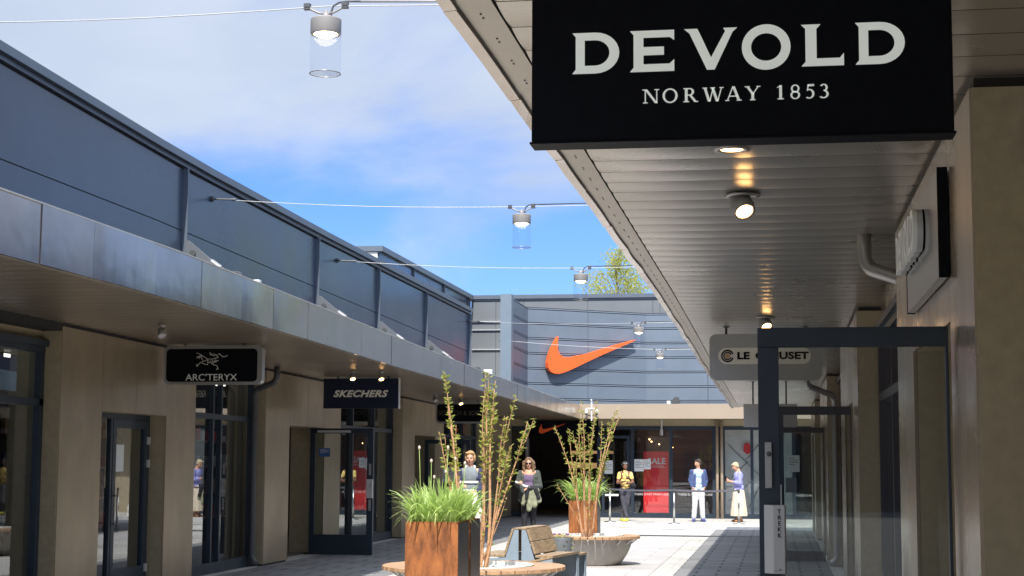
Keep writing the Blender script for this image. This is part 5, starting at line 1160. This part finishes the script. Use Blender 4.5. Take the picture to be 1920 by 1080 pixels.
# 4. man in a blue jacket with hands in pockets, head turned to the left
t = stand(-2.235, 46.2, 'man in open dark blue jacket and pale trousers looking over his shoulder to the left', R(14), .985)
kn = [(-.105, -.02, .49), (.10, -.02, .49)]; an = [(-.13, .0, .09), (.12, -.02, .09)]
b = MB(); torso(b, .185, .145); legs(b, HIP, kn, an, (.088, .056, .040)); b.cap((0, .012, 1.46), (0, 0, 1.56), .056, .054)
shl, elL, wrL = (-.175, .01, 1.42), (-.225, .07, 1.16), (-.165, -.04, .96); shr, elR, wrR = (.175, .01, 1.42), (.25, .09, 1.16), (.175, -.04, .96)
for s_, e_, w_ in ((shl, elL, wrL), (shr, elR, wrR)): b.cap(s_, e_, .048, .040); b.cap(e_, w_, .040, .028)
hand(b, wrL, elL, .5, -1, (1, 0, 0)); hand(b, wrR, elR, .5, 1, (-1, 0, 0))
fin = head(t, b, (-.01, -.015, 1.645), R(-62), R(6), M['skin'], M['hairdark'], hair_short); body = blob(b, 'body', M['skin'], t, .0085); fin(body)
c = MB(); torso(c, .185, .15, fat=1.08); c.ell((0, 0, .97), (.165, .125, .11)); blob(c, 'patterned_shirt', M['shirtblue'], t, .011, 3, .010)
c = MB(); c.cap(shl, elL, .066, .058); c.cap(elL, V(elL).lerp(V(wrL), .85), .056, .048); c.cap(shr, elR, .066, .058); c.cap(elR, V(elR).lerp(V(wrR), .85), .056, .048)
for s in (-1, 1):
    c.cap((s*.16, .02, 1.42), (s*.165, .01, 1.15), .062, .060); c.cap((s*.165, .01, 1.15), (s*.16, .0, .99), .060, .058); c.cap((s*.07, .06, 1.47), (s*.10, -.06, 1.33), .030, .030); c.cap((s*.10, -.07, 1.33), (s*.115, -.085, 1.0), .028, .032)
c.ell((0, .085, 1.18), (.17, .05, .27)); blob(c, 'jacket', M['bluejack'], t, .011, 3, .016)
c = MB(); legs(c, HIP, kn, [(a[0], a[1], .12) for a in an], (.104, .082, .070)); c.ell((0, .01, .95), (.158, .118, .10)); blob(c, 'trousers', M['trougrey'], t, .012, 3, .016)
shoes(t, an, M['shoeblue'], (R(-18), R(14)), 1.08)

# 5. older woman, lilac cardigan, long skirt, looking down at her hands, seen from the side
t = stand(-1.125, 46.3, 'older woman in lilac cardigan and long cream skirt looking down at her phone', R(-72), .955)
kn = [(-.08, -.02, .48), (.08, .0, .48)]; an = [(-.085, .0, .09), (.09, .03, .09)]
b = MB(); torso(b, .165, .15, fat=1.2); legs(b, HIP, kn, an, (.085, .055, .040)); b.cap((0, -.005, 1.46), (0, -.05, 1.56), .050, .048)
shl, elL, wrL = (-.185, .0, 1.40), (-.22, -.02, 1.13), (-.06, -.28, 1.20); shr, elR, wrR = (.185, .0, 1.40), (.22, -.02, 1.13), (.06, -.28, 1.18)
for s_, e_, w_ in ((shl, elL, wrL), (shr, elR, wrR)): b.cap(s_, e_, .046, .038); b.cap(e_, w_, .036, .026)
hand(b, wrL, elL, .9, -1, (1, 0, .3)); hand(b, wrR, elR, .9, 1, (-1, 0, .3))
fin = head(t, b, (0, -.085, 1.61), R(0), R(26), M['skin'], M['hairgrey'], hair_short); body = blob(b, 'body', M['skin'], t, .0085); fin(body)
c = MB(); torso(c, .185, .17, fat=1.35, dz=-.01); c.ell((0, .02, 1.0), (.18, .155, .13)); c.cap(shl, elL, .068, .060); c.cap(elL, V(elL).lerp(V(wrL), .45), .058, .050); c.cap(shr, elR, .068, .060); c.cap(elR, V(elR).lerp(V(wrR), .45), .058, .050); blob(c, 'cardigan', M['lilac'], t, .011, 3, .016)
sk2 = MB(); n = 60; vs = []; prof = [(.99, .140), (.90, .175), (.70, .205), (.45, .235), (.20, .265), (.175, .262)]
for z, r in prof:
    for k_ in range(n): a = 2*math.pi*k_/n; pl_ = 1+.055*math.sin(a*13+z*2)*(1.05-z)+.03*math.sin(a*5+1); vs.append((r*pl_*math.cos(a), r*pl_*math.sin(a)*.92+.01, z))
fs = [(i*n+k_, i*n+(k_+1) % n, (i+1)*n+(k_+1) % n, (i+1)*n+k_) for i in range(len(prof)-1) for k_ in range(n)]+[tuple(range(n))]
sk2.add(vs, fs).build('long_skirt', M['skirtcream'], t, True, local=True)
bevel(MB().box(-.035, .035, -.375, -.362, 1.20, 1.33).build('phone', M['lensblack'], t, local=True), .003)
shoes(t, an, M['tanshoe'])

# ------------------------------------------------------------------ tidy
for o in bpy.data.objects:
    if o.type == 'MESH': o.data.validate(verbose=False)
